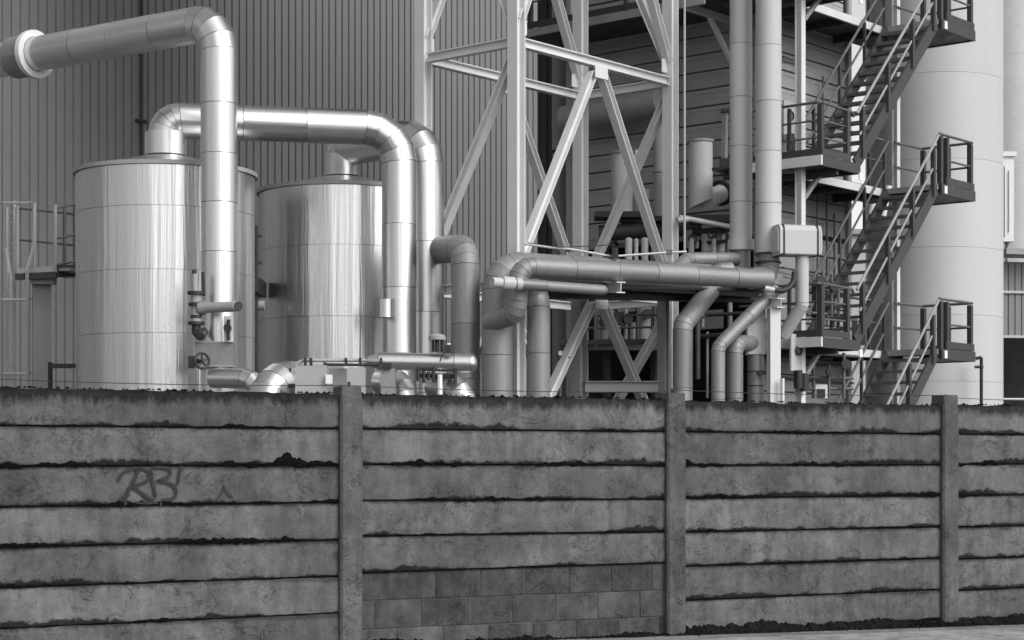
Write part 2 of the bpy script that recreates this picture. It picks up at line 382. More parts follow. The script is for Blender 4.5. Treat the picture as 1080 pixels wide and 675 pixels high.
# moss packed in the joints
b = MB()
for (k, a0, a1, zl, zr, i) in JOINTS:
    if ground_z((a0+a1)/2) > max(zl, zr): continue
    n = 420; st = len(b.v); dens = random.uniform(.7, 1.6)
    if k == 0 and i in (1, 3): dens = 2.2
    if k in (2, 3) and i == 1: dens = 2.0
    if k == 1 and i == 4: dens = .4
    for j in range(n+1):
        f = j/n; x = a0+(a1-a0)*f; z = zl+(zr-zl)*f; q = k*31+i*7.7
        big = max(0, nz3(x*1.1, q, 2)+.22+.3*nz3(x*3.7, q, 4))*dens; rag = max(0, .5+.75*nz3(x*4, q, 5)+.5*nz3(x*11, q, 6)+.22*nz3(x*27, q, 7)+.12*nz3(x*61, q, 8)); up = .004+big*.05*rag*rag+.005*rag; dn = .004+big*.02*max(0, .3+nz3(x*9, q, 16)+.7*nz3(x*37, q, 6))
        y = .004+.010*big+.004*nz3(x*50, q, 1)
        b.v += [FP(x, -.045, z-dn), FP(x, y*.6, z-dn*.8), FP(x, y, z+up*.35), FP(x, -.012, z+up)]
    for j in range(n):
        for c in range(3): b.face([st+j*4+c, st+(j+1)*4+c, st+(j+1)*4+c+1, st+j*4+c+1], None, True)
mo = b.build('joint_moss', M_MOSS, fence); mo['kind'] = 'stuff'
# moss tufts on top
b = MB()
for k in KB:
    for q in range(110):
        a = random.uniform(POSTA[k]+.1, POSTA[k+1]-.1); s_ = random.uniform(.004, .013)
        if nz3(a*1.4, 3, 3) < -.15: continue
        c = FP(a, random.uniform(-.05, .0), TOPZ-.004-.01*(k == 2)); st = len(b.v)
        for (dx, dy, dz) in ((-1, -.6, 0), (1, -.7, 0), (.9, .8, 0), (-.8, .9, 0), (.1, 0, 1.5)): b.v.append(c+FA*dx*s_*1.6+FN*dy*s_+ZV*dz*s_)
        for j in range(4): b.face([st+j, st+(j+1) % 4, st+4])
mo = b.build('top_moss', M_MOSS, fence); mo['kind'] = 'stuff'
# wire along the top
b = MB()
for k in KB:
    a0, a1 = POSTA[k], POSTA[k+1]; pts = []
    for j in range(11):
        f = j/10; pts.append(FP(a0+(a1-a0)*f, -.06, 2.135-.02*4*f*(1-f)+(.02 if k == 2 else 0)))
    b.path(pts, .0035, 5)
b.build('wire', M_WIRE, fence)
for a in [POSTA[k] for k in (1, 2, 3, 4, 5)]: mesh('wire_staple', M_WIRE, fence, lambda b: b.bar(FP(a+.02, -.06, 2.10), FP(a+.02, -.06, 2.165), .02, .015))
# spray-painted tag on the third panel of the first bay
strokes = [([(125,507),(127,502),(132,497),(140,494.5),(148,493.5),(155,496),(158.5,500),(157,505),(151,509),(141,512)], 3.2),
 ([(147,492),(144.5,500),(141,508),(137,515),(133.5,521)], 4), ([(139.5,512.5),(145,516.5),(152,522),(158,526),(163,528)], 3.2),
 ([(159.5,492),(160,500),(162,512),(165,524)], 3), ([(160,493),(170,493),(177,494),(180,498),(177,503),(166,507)], 3),
 ([(165,507),(175,508.5),(183,512),(186,517),(185,523),(179,527),(171,527)], 3.2), ([(191.5,491),(189.5,500),(187.5,511)], 2.6),
 ([(132,525),(132.5,529),(132,533)], 3), ([(169,528),(170,531),(169.5,534)], 2.2), ([(128,529),(131,524),(137,522)], 3), ([(143,530),(156,531),(167,530)], 2.4), ([(236,511),(235,518),(231,524)], 2.2), ([(236,513),(240,520),(246,525)], 2)]
rootp = PANELS[(0, 2)]; tagp = MB()
for pts, wpx in strokes:
    fine = []
    for i in range(len(pts)-1):
        p0 = pts[max(0, i-1)]; p1 = pts[i]; p2 = pts[i+1]; p3 = pts[min(len(pts)-1, i+2)]
        for t in (0, .25, .5, .75): fine.append(tuple(.5*((2*p1[c])+(-p0[c]+p2[c])*t+(2*p0[c]-5*p1[c]+4*p2[c]-p3[c])*t*t+(-p0[c]+3*p1[c]-3*p2[c]+p3[c])*t**3) for c in (0, 1)))
    fine.append(pts[-1]); h = [fence_hit(x, y, .013) for x, y in fine]; st = len(tagp.v)
    for i, c in enumerate(h):
        d = (h[min(i+1, len(h)-1)]-h[max(i-1, 0)]).normalized(); s_ = d.cross(FN).normalized(); wd = wpx/2*1.02*15/2000*(.85+.3*random.random())*(.65 if i in (0, len(h)-1) else 1)*(.5 if i == len(h)-1 and pts[0][1] > 524 else 1)
        tagp.v += [c+s_*wd, c-s_*wd]
    for i in range(len(h)-1): tagp.face([st+2*i, st+2*i+1, st+2*i+3, st+2*i+2])
tagp.build('graffiti_tag', M_PAINT, rootp, 'dark sprayed letters RB and a slash on the left panel')['kind'] = 'stuff'
# weeds and dirt along the foot
b = MB()
for q in range(14000):
    a = random.uniform(-3.2, 12.0); dens = .5+.8*nz3(a*.9, 5, 5)+(.45 if a > .1 else -.35)+(.3 if a > 2.6 else 0)
    if random.random() > dens: continue
    bb = abs(random.gauss(0, .05))+.012; z = ground_z(a); h = random.uniform(.012, .06)*(.6+.7*max(0, dens-.4)); lean = Vector((random.gauss(0, .5), random.gauss(0, .5), 1)).normalized()
    s_ = random.uniform(.004, .011); c = FP(a, bb, z-.01); sd_ = Vector((random.gauss(0, 1), random.gauss(0, 1), random.gauss(0, .3))).normalized(); st = len(b.v)
    b.v += [c-sd_*s_, c+sd_*s_, c+lean*h*.6+sd_*s_*.8, c+lean*h]; b.face([st, st+1, st+2, st+3])
# earth heaped against the wall
cs = 1500; st = len(b.v)
for j in range(cs+1):
    a = -3.2+15.2*j/cs; g = max(.0, .045+.06*nz3(a*1.6, 7, 7)+.03*nz3(a*9, 7, 1)+.022*nz3(a*27, 7, 1)+.014*nz3(a*60, 7, 1)+(.025 if a > .1 else -.03)); z = ground_z(a)
    b.v += [FP(a, .002, z+g), FP(a, .04+.02*nz3(a*7, 1, 1)+.015*nz3(a*40, 1, 1), z+g*.7+.01*nz3(a*50, 4, 1)), FP(a, .12+.05*nz3(a*3, 2, 1), z+.003-.01)]
for j in range(cs):
    for c in range(2): b.face([st+j*3+c, st+j*3+c+1, st+j*3+3+c+1, st+j*3+3+c])
o = b.build('weeds', M_WEED); o['kind'] = 'stuff'; o['label'] = 'dark weeds and earth along the foot of the concrete fence'; o['category'] = 'weeds'

# ------------------------------------------------------------------ profiled-sheet hall behind
Wp = P(13, 488, 44.0); Wp.z = 0                    # a point of the hall's face; it runs along U
hall = empty('factory_hall', Wp, 'tall factory hall clad in grey vertical profiled metal sheets', 'building')
def cladding(p0, d, out, length, z0, z1, pitch, depth, groove):
    b = MB(); n = int(length/pitch); prof = []
    for i in range(n):
        x = i*pitch; prof += [(x, 0), (x+pitch-groove, 0), (x+pitch-groove+.012, -depth), (x+pitch-.012, -depth)]
    prof.append((n*pitch, 0))
    for z in (z0, z1):
        for (x, y) in prof: b.v.append(p0+d*x+out*y+ZV*z)
    m_ = len(prof)
    for i in range(m_-1): b.face([i, i+1, m_+i+1, m_+i])
    return b
NV = -V
for i in range(-22, 25): cladding(Wp+U*(i-2.0)+NV*random.uniform(-.004, .004), U, NV, 1.0, 0, 26, .25, .045, .062).build('wall_sheet', M_CLAD, hall)
mesh('wall_core', M_INNER, hall, lambda b: b.box(Wp+U*-.5-NV*.4+ZV*12.95, U*23.45, NV*.3, ZV*12.95))
mesh('roof', M_STEELG, hall, lambda b: b.box(Wp+U*-.5-NV*7+ZV*26.1, U*23.8, NV*7.4, ZV*.1))
q = P(148, 100, 44*2217/2082)
mesh('cable_pipe', M_DARK, hall, lambda b: b.tube(Vector((q.x, q.y, .0))+NV*.06, Vector((q.x, q.y, 25.5))+NV*.06, .035, 10))
mesh('pipe_clamp', M_DARK, hall, lambda b: b.abox(P(147, 128, 44*2217/2082)+NV*.07, .30, .09, .07))

# ------------------------------------------------------------------ insulated tanks
def tank(px, pyrim, Y, rpx, label, courses, cap_r, cap_h, m):
    c = P(px, pyrim, Y); r = rpx/F*Y; zt = c.z; base = Vector((c.x, c.y, 0)); n = 96
    t = empty('insulated_tank', base, label, 'tank', 'aluminium-clad tanks beside the hall')
    zs = [0.0]+courses+[zt]
    for i in range(len(zs)-1):
        a, e = base+ZV*(zs[i]+.003), base+ZV*(zs[i+1]-.003); rr = r+(.003 if i % 2 else 0)
        b = MB(); b.rings([(a, ZV, ZV, rr-.03, zs[i]), (a, ZV, ZV, rr, zs[i]), (e, ZV, ZV, rr, zs[i+1]), (e, ZV, ZV, rr-.03, zs[i+1])], n)
        b.build('shell_ring', m, t)
    b = MB(); b.rings([(base+ZV*(zt-.05), ZV, ZV, r+.012, 0), (base+ZV*(zt-.05), ZV, ZV, r+.05, 0), (base+ZV*(zt+.02), ZV, ZV, r+.05, 0), (base+ZV*(zt+.02), ZV, ZV, r-.05, 0)], n); b.build('rim', M_STEELG, t)
    b = MB(); b.rings([(base+ZV*zt, ZV, ZV, r+.0, 0), (base+ZV*(zt+.30), ZV, ZV, cap_r+.05, 1)], n, False, True); ro = b.build('roof', m, t)
    b = MB(); b.tube(base+ZV*(zt+.24), base+ZV*(zt+.34), cap_r-.06, 40); b.build('neck_ring', M_DARK, t)
    b = MB(); a, e = base+ZV*(zt+.33), base+ZV*(zt+.33+cap_h); b.rings([(a, ZV, ZV, cap_r-.03, 0), (a, ZV, ZV, cap_r, 0), (e, ZV, ZV, cap_r, cap_h), (e, ZV, ZV, cap_r*.7, cap_h)], 40); b.build('neck_cover', M_ALUP, t)
    # lap joint of the shell sheets, a riveted strip per tank
    return t, base, zt, r
k = 33.6
t1, b1, z1, r1 = tank(175, 184, k, 93, 'aluminium-clad cylindrical tank at the left beside the ladder', [1.55, 2.62, 3.70, 4.78, 5.86], .37, .40, M_ALU)
t2, b2, z2, r2 = tank(361, 204, 36.7, 87, 'aluminium-clad cylindrical tank in the middle, under the arching pipes', [1.5, 2.9, 4.22, 5.55], .35, .40, M_ALU)
# tank 1 neck pipe: over to the right and down in front of the second tank
h1 = P(175, 127, k).z
top1 = P(421, 127, 34.4); top1.z = h1
pipe_run('insulated_pipe', [b1+ZV*(z1+.70), Vector((b1.x, b1.y, h1)), top1, Vector((top1.x, top1.y, 0))], .315, M_ALUP,
         'bright insulated pipe arching from the left tank down in front of the middle tank', bend=.62, gores=4, seam=1.25)
p2 = P(449, 142, 35.45); h2 = p2.z
pipe_run('insulated_pipe', [b2+ZV*(z2+.70), Vector((b2.x, b2.y, h2-.05)), Vector((p2.x, p2.y, h2)), Vector((p2.x, p2.y, 0))], .345, M_ALUP,
         'bright insulated pipe from the middle tank, descending beside the tower leg', bend=.55, gores=4, seam=1.3)
# the large overhead pipe from upper left
e = P(231, 22, 31.6); hh = e.z
far = P(-60, 488, 35.4); far.z = hh-.05
pipe_run('overhead_pipe', [far, Vector((e.x, e.y, hh)), Vector((e.x, e.y, 0))], .305, M_ALUP,
         'large bright overhead pipe entering from upper left and dropping before the left tank', bend=.50, gores=4, seam=.86)
dirp = (Vector((e.x, e.y, hh))-far).normalized(); cpt = P(40, 55, 34.3); tpar = (cpt-far).dot(dirp); cpt = far+dirp*tpar
col_ = empty('pipe_collar', cpt, 'pale flanged collar round the overhead pipe at the upper left', 'collar')
mesh('flange', M_STEELW, col_, lambda b: b.rings([(cpt+dirp*.10, dirp, dirp, .31, 0), (cpt+dirp*.10, dirp, dirp, .43, 0), (cpt+dirp*.20, dirp, dirp, .43, .1), (cpt+dirp*.20, dirp, dirp, .31, .1)], 40))
mesh('sleeve', M_ALUD, col_, lambda b: b.rings([(cpt-dirp*.34, dirp, dirp, .31, 0), (cpt-dirp*.34, dirp, dirp, .375, 0), (cpt+dirp*.095, dirp, dirp, .375, .4), (cpt+dirp*.095, dirp, dirp, .31, .4)], 40))
# strip conduit down the pipe pair
cj = empty('junction_box', P(407, 325, 34.0), 'small metal junction box strapped to the arching pipe', 'box')
def capsule(b, c, dx, dy, sx, sy, sz, n=10):      # box with rounded vertical ends along dx
    r = sy/2; pts = []
    for i in range(n+1): t = -math.pi/2+math.pi*i/n; pts.append((sx/2-r+r*math.cos(t), r*math.sin(t)))
    for i in range(n+1): t = math.pi/2+math.pi*i/n; pts.append((-sx/2+r+r*math.cos(t), r*math.sin(t)))
    b.prof(c-ZV*sz/2, c+ZV*sz/2, pts, dx, dy)
mesh('housing', M_ALUP, cj, lambda b: b.tube(P(407, 335, 34.0), P(407, 316, 34.0), .15, 20))
mesh('clip', M_ALUD, cj, lambda b: b.box(P(415, 325, 33.95), Vector((.02, 0, 0)), Vector((0, .05, 0)), ZV*.17))

# ------------------------------------------------------------------ valve group on the overhead pipe's foot
vt = empty('valve_stack', P(207, 410, 31.0), 'dark valve stack with flanges on the front of the left tank', 'valve')
VY = 31.0
def vpart(name, m, fn): return mesh(name, m, vt, fn)
vpart('bonnet', M_STEELG, lambda b: b.tube(P(206, 312, VY), P(205.5, 289, VY), .055, 14))
vpart('yoke', M_DARK, lambda b: b.bar(P(215, 312, VY), P(214, 287, VY), .05, .05))
vpart('cap', M_DARK, lambda b: b.tube(P(205, 290, VY), P(205, 285, VY), .04, 12))
for y_, r_ in ((309, .17), (314, .10), (321, .15), (334, .11), (341, .16)): vpart('flange', M_DARK if y_ != 314 else M_STEELG, lambda b: b.disc(P(207, y_, VY), ZV, r_*.85, .05))
vpart('body', M_STEELG, lambda b: b.tube(P(207, 341, VY), P(207, 309, VY), .085, 16))
vpart('bend', M_DARK, lambda b: b.path([P(207, 341, VY), P(207, 350, VY), P(211, 355, VY-.1), P(215, 350, VY+.25)], .075, 14))
ds = empty('pipe_stub', P(212, 330, VY), 'short grey open pipe stub pointing right from the valve stack', 'pipe')
mesh('barrel', M_STEELG, ds, lambda b: b.rings([(P(211, 325, VY), (P(251, 323, VY-.3)-P(211, 325, VY)).normalized(), (P(251, 323, VY-.3)-P(211, 325, VY)).normalized(), .085, 0), (P(251, 323, VY-.3), Vector((.6, -.8, 0)), (P(251, 323, VY-.3)-P(211, 325, VY)).normalized(), .085, .6)], 24, True, True))
mesh('opening', M_DARK, ds, lambda b: b.disc(P(251, 323, VY-.3)+Vector((.012, -.016, 0)), Vector((.6, -.8, 0)), .078, .012))
mesh('collar', M_ALUD, ds, lambda b: b.disc(P(213, 324.5, VY-.02), Vector((1, 0, 0)), .12, .12))
hw = empty('hand_wheel', P(213, 410, 30.75), 'black spoked handwheel on a stem beside the square pipe cover', 'valve wheel')
hc = P(213, 380.5, 30.75); ha = Vector((.55, -.8, .05)).normalized()
def torus(b, c, ax, R, r, n=24, m_=8):
    a, e_ = b.frame(ax); st = len(b.v)
    for i in range(n):
        t = 2*math.pi*i/n; d = a*math.cos(t)+e_*math.sin(t)
        for j in range(m_): s_ = 2*math.pi*j/m_; b.v.append(c+d*(R+r*math.cos(s_))+ax*(r*math.sin(s_)))
    for i in range(n):
        for j in range(m_): b.face([st+i*m_+j, st+((i+1) % n)*m_+j, st+((i+1) % n)*m_+(j+1) % m_, st+i*m_+(j+1) % m_], None, True)
mesh('rim', M_DARK, hw, lambda b: torus(b, hc, ha, .125, .022))
a_, e_ = MB().frame(ha)
for i in range(5):
    d = a_*math.cos(i*1.2566)+e_*math.sin(i*1.2566); mesh('spoke', M_DARK, hw, lambda b: b.tube(hc, hc+d*.12, .017, 8))
mesh('stem', M_DARK, hw, lambda b: b.tube(hc+ha*.05, hc-ha*.35, .03, 10))
mesh('body', M_DARK, hw, lambda b: b.box(hc-ha*.2+Vector((-.09, .05, .0)), Vector((.05, 0, 0)), Vector((0, .05, 0)), ZV*.1))
pc = empty('pipe_cover', P(226, 410, 31.0), 'square sheet-metal cover clamped round the foot of the overhead pipe', 'cover')
mesh('casing', M_ALUD, pc, lambda b: b.box(P(227, 374, 31.25), Vector((.315, 0, 0)), Vector((0, .15, 0)), ZV*.2))
for y_ in (361.5, 386.5): mesh('edge_trim', M_STEELG, pc, lambda b: b.box(P(227, y_, 31.25), Vector((.325, 0, 0)), Vector((0, .16, 0)), ZV*.012))
gg = empty('pressure_gauge', P(241, 362, 31.0), 'small dark gauge fitting above the square pipe cover', 'gauge')
mesh('back_plate', M_STEELW, gg, lambda b: b.box(P(241, 347, 31.05), Vector((.075, 0, 0)), Vector((0, .02, 0)), ZV*.21))
mesh('tube', M_DARK, gg, lambda b: b.tube(P(241, 359, 30.98), P(241, 337, 30.98), .03, 10))
mesh('dial', M_DARK, gg, lambda b: b.disc(P(240, 346, 30.93), Vector((0, 1, 0)), .065, .05))

# ------------------------------------------------------------------ low pipework just behind the fence
pipe_run('low_pipe', [P(224, 399, 30.9), P(272, 399.5, 30.5), P(275, 470, 30.5)], .16, M_ALUP, 'short bright low pipe between the overhead pipe and the big floor bend', bend=.28, gores=3)
pipe_run('floor_bend', [P(352, 403, 31.2), P(281, 403, 29.9), P(281, 470, 29.9)], .33, M_ALUP, 'big bright pipe bend rising over the fence at the lower left', bend=.48, gores=5, seam=.6)
cb = empty('control_cabinet', P(329, 488, 29.5), 'pale sheet-metal control cabinet just above the fence', 'cabinet'); cb.location.z = 0
mesh('housing', M_BOX, cb, lambda b: b.box(Vector((P(329, 0, 29.5).x, 29.5, P(0, 386.5, 29.5).z/2)), Vector((.245, 0, 0)), Vector((0, .15, 0)), ZV*(P(0, 386.5, 29.5).z/2)))
mesh('latch', M_WHITE, cb, lambda b: b.box(P(347, 400, 29.3), Vector((.05, 0, 0)), Vector((0, .04, 0)), ZV*.07))
cb2 = empty('control_cabinet', Vector((P(375, 0, 29.7).x, 29.7, 0)), 'small pale cabinet behind the first fence post', 'cabinet')
zt = P(0, 388, 29.7).z
mesh('housing', M_BOX, cb2, lambda b: b.box(Vector((P(376, 0, 29.7).x, 29.7, zt/2)), Vector((.14, 0, 0)), Vector((0, .12, 0)), ZV*(zt/2)))
cb3 = empty('steel_cabinet', Vector((P(356, 0, 30.3).x, 30.3, 0)), 'dark grey box between the two pale cabinets', 'cabinet')
zt3 = P(0, 389, 30.3).z
mesh('housing', M_STEELG, cb3, lambda b: b.box(Vector((P(358, 0, 30.3).x, 30.3, zt3/2)), Vector((.2, 0, 0)), Vector((0, .12, 0)), ZV*(zt3/2)))
cb4 = empty('support_pier', Vector((P(409, 0, 30.2).x, 30.2, 0)), 'grey steel pier carrying the horizontal vessel', 'support')
zt4 = P(0, 389, 30.2).z
mesh('shaft', M_ALUD, cb4, lambda b: b.box(Vector((P(409.5, 0, 30.2).x, 30.2, zt4/2)), Vector((.115, 0, 0)), Vector((0, .1, 0)), ZV*(zt4/2)))
mesh('saddle', M_DARK, cb4, lambda b: b.box(P(409, 386.5, 30.2), Vector((.06, 0, 0)), Vector((0, .17, 0)), ZV*.045))
va = P(400, 381, 30.2); vb = P(497, 383, 30.2); vax = (vb-va).normalized(); hv = empty('horizontal_vessel', Vector((vb.x, vb.y, vb.z-.15)), 'bright horizontal cylinder with rounded end above the fence', 'vessel')
mesh('shell', M_ALUP, hv, lambda b: section(b, va, vax, P(479, 382.6, 30.2), vax, .142))
mesh('end_shell', M_ALUP, hv, lambda b: section(b, P(479, 382.6, 30.2), vax, vb, vax, .15))
mesh('rounded_end', M_ALUP, hv, lambda b: b.dome(vb, vax, .15, .10))
mesh('cone', M_ALUP, hv, lambda b: b.rings([(va-vax*.19, vax, vax, .07, 0), (va, vax, vax, .142, .2)], 32, True, False))
tp = empty('thin_pipe', P(316, 380, 30.1), 'thin pipe with dark clips running to the horizontal vessel', 'pipe')
mesh('tube', M_RAILW, tp, lambda b: b.path([P(386, 380, 30.1), P(320, 380, 30.1), P(314, 383, 30.1), P(312, 388, 30.1), P(311, 408, 30.1)], .028, 10))
mesh('lower_tube', M_DARK, tp, lambda b: b.path([P(400, 385, 30.0), P(345, 384.5, 30.0), P(341, 383, 30.0)], .022, 8))
for x_ in (322, 328, 365, 380, 402): mesh('clip', M_DARK, tp, lambda b: b.box(P(x_, 381.5, 30.05), Vector((.018, 0, 0)), Vector((0, .06, 0)), ZV*.06))
mesh('bracket', M_DARK, tp, lambda b: b.box(P(311, 407, 29.9), Vector((.08, 0, 0)), Vector((0, .08, 0)), ZV*.03))
mesh('stay', M_DARK, tp, lambda b: b.bar(P(306, 388, 29.95), P(306, 409, 29.95), .025, .025))
pipe_run('floor_bend', [P(402, 402, 31.0), P(427, 404, 30.6), P(427, 470, 30.6)], .22, M_ALUP, 'bright pipe bend under the left half of the horizontal vessel', bend=.33, gores=4)
pipe_run('floor_bend', [P(455, 405, 30.9), P(488, 408, 30.6), P(489, 470, 30.6)], .22, M_ALUP, 'bright pipe bend under the rounded end of the horizontal vessel', bend=.33, gores=4)
va_ = empty('valve_actuator', P(461, 374, 30.1), 'small valve with flat round actuator on top of the horizontal vessel', 'valve')
mesh('head', M_STEELG, va_, lambda b: (b.tube(P(461, 358.5, 30.1), P(461, 355, 30.1), .14, 24), b.dome(P(461, 355, 30.1), ZV, .13, .05, 24, 4)))
mesh('stem', M_DARK, va_, lambda b: b.tube(P(461, 371, 30.1), P(461, 358, 30.1), .035, 10))
for x_ in (457, 466): mesh('yoke_leg', M_DARK, va_, lambda b: b.bar(P(x_, 371, 30.1), P(x_, 359, 30.1), .03, .03))
mesh('positioner', M_DARK, va_, lambda b: b.box(P(472, 368, 30.0), Vector((.05, 0, 0)), Vector((0, .05, 0)), ZV*.065))
mesh('cap', M_WHITE, va_, lambda b: b.tube(P(473, 366, 30.0), P(473, 362, 30.0), .035, 10))
mesh('cable', M_DARK, va_, lambda b: b.path([P(470, 370, 29.95), P(466, 376, 29.9), P(464, 381, 29.95)], .010, 6))
cl = empty('valve_train', P(457, 408, 30.0), 'dark tangle of small valves under the horizontal vessel', 'valve')
mesh('header', M_DARK, cl, lambda b: b.tube(P(440, 396, 30.2), P(482, 397, 30.2), .035, 10))
for x_, y0, y1 in ((441, 390, 402), (447, 391, 404), (452, 392, 401), (457, 389, 400), (480, 391, 405), (464, 395, 416)): mesh('stub', M_DARK if x_ != 464 else M_WHITE, cl, lambda b: b.tube(P(x_, y1, 30.1), P(x_, y0, 30.1), .03 if x_ != 464 else .04, 8))
mesh('saddle_pipe', M_ALUD, cl, lambda b: b.tube(P(457, 400, 30.3), P(476, 396, 30.5), .06, 16))

# ------------------------------------------------------------------ ladder and platform at the far left
LY = 36.0
ld = empty('caged_ladder', Vector((P(14, 0, LY).x, LY, 0)), 'pale caged ladder against the hall at the far left', 'ladder')
for x_, y_ in ((7, 219), (15, 212)): mesh('stile', M_RAILW, ld, lambda b: b.bar(Vector((P(x_, 0, LY).x, LY, 0)), P(x_, y_, LY), .05, .05))
mesh('cage_bar', M_RAILW, ld, lambda b: (b.bar(Vector((P(28.5, 0, LY-.5).x, LY-.5, 0)), P(28.5, 287, LY-.5), .045, .045), b.bar(P(28.5, 287, LY-.5), P(36, 258, LY-.3), .045, .045), b.bar(P(36, 258, LY-.3), P(37, 214, LY-.3), .045, .045)))
mesh('cage_bar', M_RAILW, ld, lambda b: (b.bar(P(7, 262, LY-.4), P(11, 288, LY-.4), .045, .045), b.bar(P(11, 288, LY-.4), P(11, 420, LY-.4), .045, .045)))
for i in range(18): mesh('rung', M_STEELG, ld, lambda b: b.tube(P(7, 411-i*11, LY), P(15, 411-i*11, LY), .014, 8))
for y_ in (213, 315, 393):
    mesh('cage_hoop', M_RAILW, ld, lambda b: b.path([P(-6, y_, LY+.1), P(4, y_+1, LY-.5), P(28.5, y_+1, LY-.5), P(32, y_, LY+.2)], .022, 8))
lp = empty('platform', Vector((P(50, 0, LY).x, LY, 0)), 'small steel platform with railing left of the left tank', 'platform')
mesh('deck_edge', M_STAIR, lp, lambda b: b.bar(P(17, 292, LY-.3), P(60, 290, LY-.5), .08, .12))
mesh('toe_plate', M_RAILW, lp, lambda b: b.bar(P(19, 287, LY-.3), P(60, 284, LY-.5), .02, .13))
mesh('deck', M_STEELG, lp, lambda b: b.bar(P(50, 289, LY+.3), P(92, 287, LY+.0), 1.2, .05))
mesh('side_beam', M_STAIR, lp, lambda b: b.bar(P(60, 286, LY-.5), P(84, 285, LY+.5), .06, .22))
mesh('bracket', M_STEELG, lp, lambda b: b.box(P(46, 296, LY-.2), Vector((.22, 0, 0)), Vector((0, .1, 0)), ZV*.07))
mesh('column', M_STEELG, lp, lambda b: b.hsec(Vector((P(44, 0, LY+.1).x, LY+.1, 0)), P(44, 299, LY+.1), .34, .34, Vector((.3, -1, 0))))
for x_, y0, y1, dY in ((58, 287, 216, -.5), (79, 284, 215, .4), (36, 287, 219, -.3), (18, 289, 218, -.3), (68, 284, 217, .5)): mesh('rail_post', M_RAILW if x_ < 60 else M_RAIL, lp, lambda b: b.bar(P(x_, y0, LY+dY), P(x_, y1, LY+dY), .05, .05))
for y_ in (219, 252): mesh('rail', M_RAIL, lp, lambda b: b.path([P(14, y_, LY+.9), P(82, y_+7, LY+.5)], .025, 8))
for y_ in (217, 249, 277): mesh('rail', M_RAIL, lp, lambda b: b.path([P(58, y_+3, LY-.5), P(81, y_-2, LY+.4)], .022, 8))
br = empty('guard_rail', Vector((P(55, 0, LY).x, LY-.2, 0)), 'low dark guard rail at the foot of the left tank', 'rail')
mesh('post', M_DARK, br, lambda b: b.bar(Vector((P(53, 0, 34).x, 34, 0)), P(53, 382, 34), .06, .06))
mesh('rail', M_DARK, br, lambda b: b.bar(P(53, 386, 34), P(82, 386, 34.0), .06, .08))
gp = empty('platform', Vector((P(269, 0, 35).x, 35.0, 0)), 'narrow dark platform glimpsed between the two tanks', 'platform')
mesh('deck', M_DARK, gp, lambda b: b.box(P(270, 303, 35.2), Vector((.12, 0, 0)), Vector((0, .6, 0)), ZV*.14))
mesh('post', M_DARK, gp, lambda b: b.bar(Vector((P(269.5, 0, 35).x, 35, 0)), P(269.5, 238, 35), .07, .07))
for y_ in (249, 277): mesh('rail', M_DARK, gp, lambda b: b.bar(P(264, y_, 35), P(276, y_, 35), .05, .05))
mesh('cross_pipe', M_STEELG, gp, lambda b: b.tube(P(258, 322, 35.2), P(279, 322, 35.2), .09, 16))

# ------------------------------------------------------------------ lattice tower
TF = 34.5
nF = Vector((P(544.5, 0, TF).x, TF, 0)); nL = nF+V*2.30; nR = nF+U*4.82; nB = nF+U*4.82+V*2.30
tower = empty('steel_tower', nF, 'pale painted steel lattice tower with crossed braces in the centre', 'tower')
ZB = [1.2, 4.75, P(0, 44, TF).z, 14.3]
for c in (nF, nL, nR, nB): mesh('column', M_STEELW, tower, lambda b: b.hsec(c, c+ZV*14.4, .235, .235, U, .022, .016))
def beam(a, c, z, out, d=.17, wd=.16):
    ax = (c-a).normalized(); mesh('beam', M_STEELW, tower, lambda b: b.hsec(a+ax*.13+ZV*z, c-ax*.13+ZV*z, d, wd, ZV, .02, .014))
faces = [(nF, nR), (nL, nB), (nF, nL), (nR, nB)]
for z in ZB[1:3]:
    for a, c in faces: beam(a, c, z, None)
def brace(a, c, za, zc, out, d=.17):
    p, q_ = a+ZV*za, c+ZV*zc; ax = (q_-p).normalized(); p = p+ax*.16; q_ = q_-ax*.12
    mesh('brace', M_STEELW, tower, lambda b: b.hsec(p, q_, .15, d, out.cross(ax), .016, .012))
def gusset(c, dirx, z, sx=.28, sz=.26, out=NV): mesh('gusset_plate', M_STEELW, tower, lambda b: b.box(c+dirx*(sx*.55)+ZV*z, dirx*(sx/2), out*.009, ZV*(sz/2)))
for lo, hi in ((ZB[0], ZB[1]), (ZB[1], ZB[2]), (ZB[2], ZB[3])):
    for (a, c) in faces[:2]:
        mid = (a+c)/2
        brace(a, mid-U*.10, lo+.25, hi-.12, V); brace(c, mid+U*.10, lo+.25, hi-.12, V)
        mesh('gusset_plate', M_STEELW, tower, lambda b: b.box(mid+NV*.10+ZV*(hi-.20), U*.20, NV*.009, ZV*.11))
        gusset(a, U, lo+.3); gusset(c, -U, lo+.3)
    up = lo == ZB[2]
    for (a, c) in faces[2:]:
        if up: brace(a, c, lo+.25, hi-.1, U)
        else: brace(c, a, lo+.25, hi-.15, U)
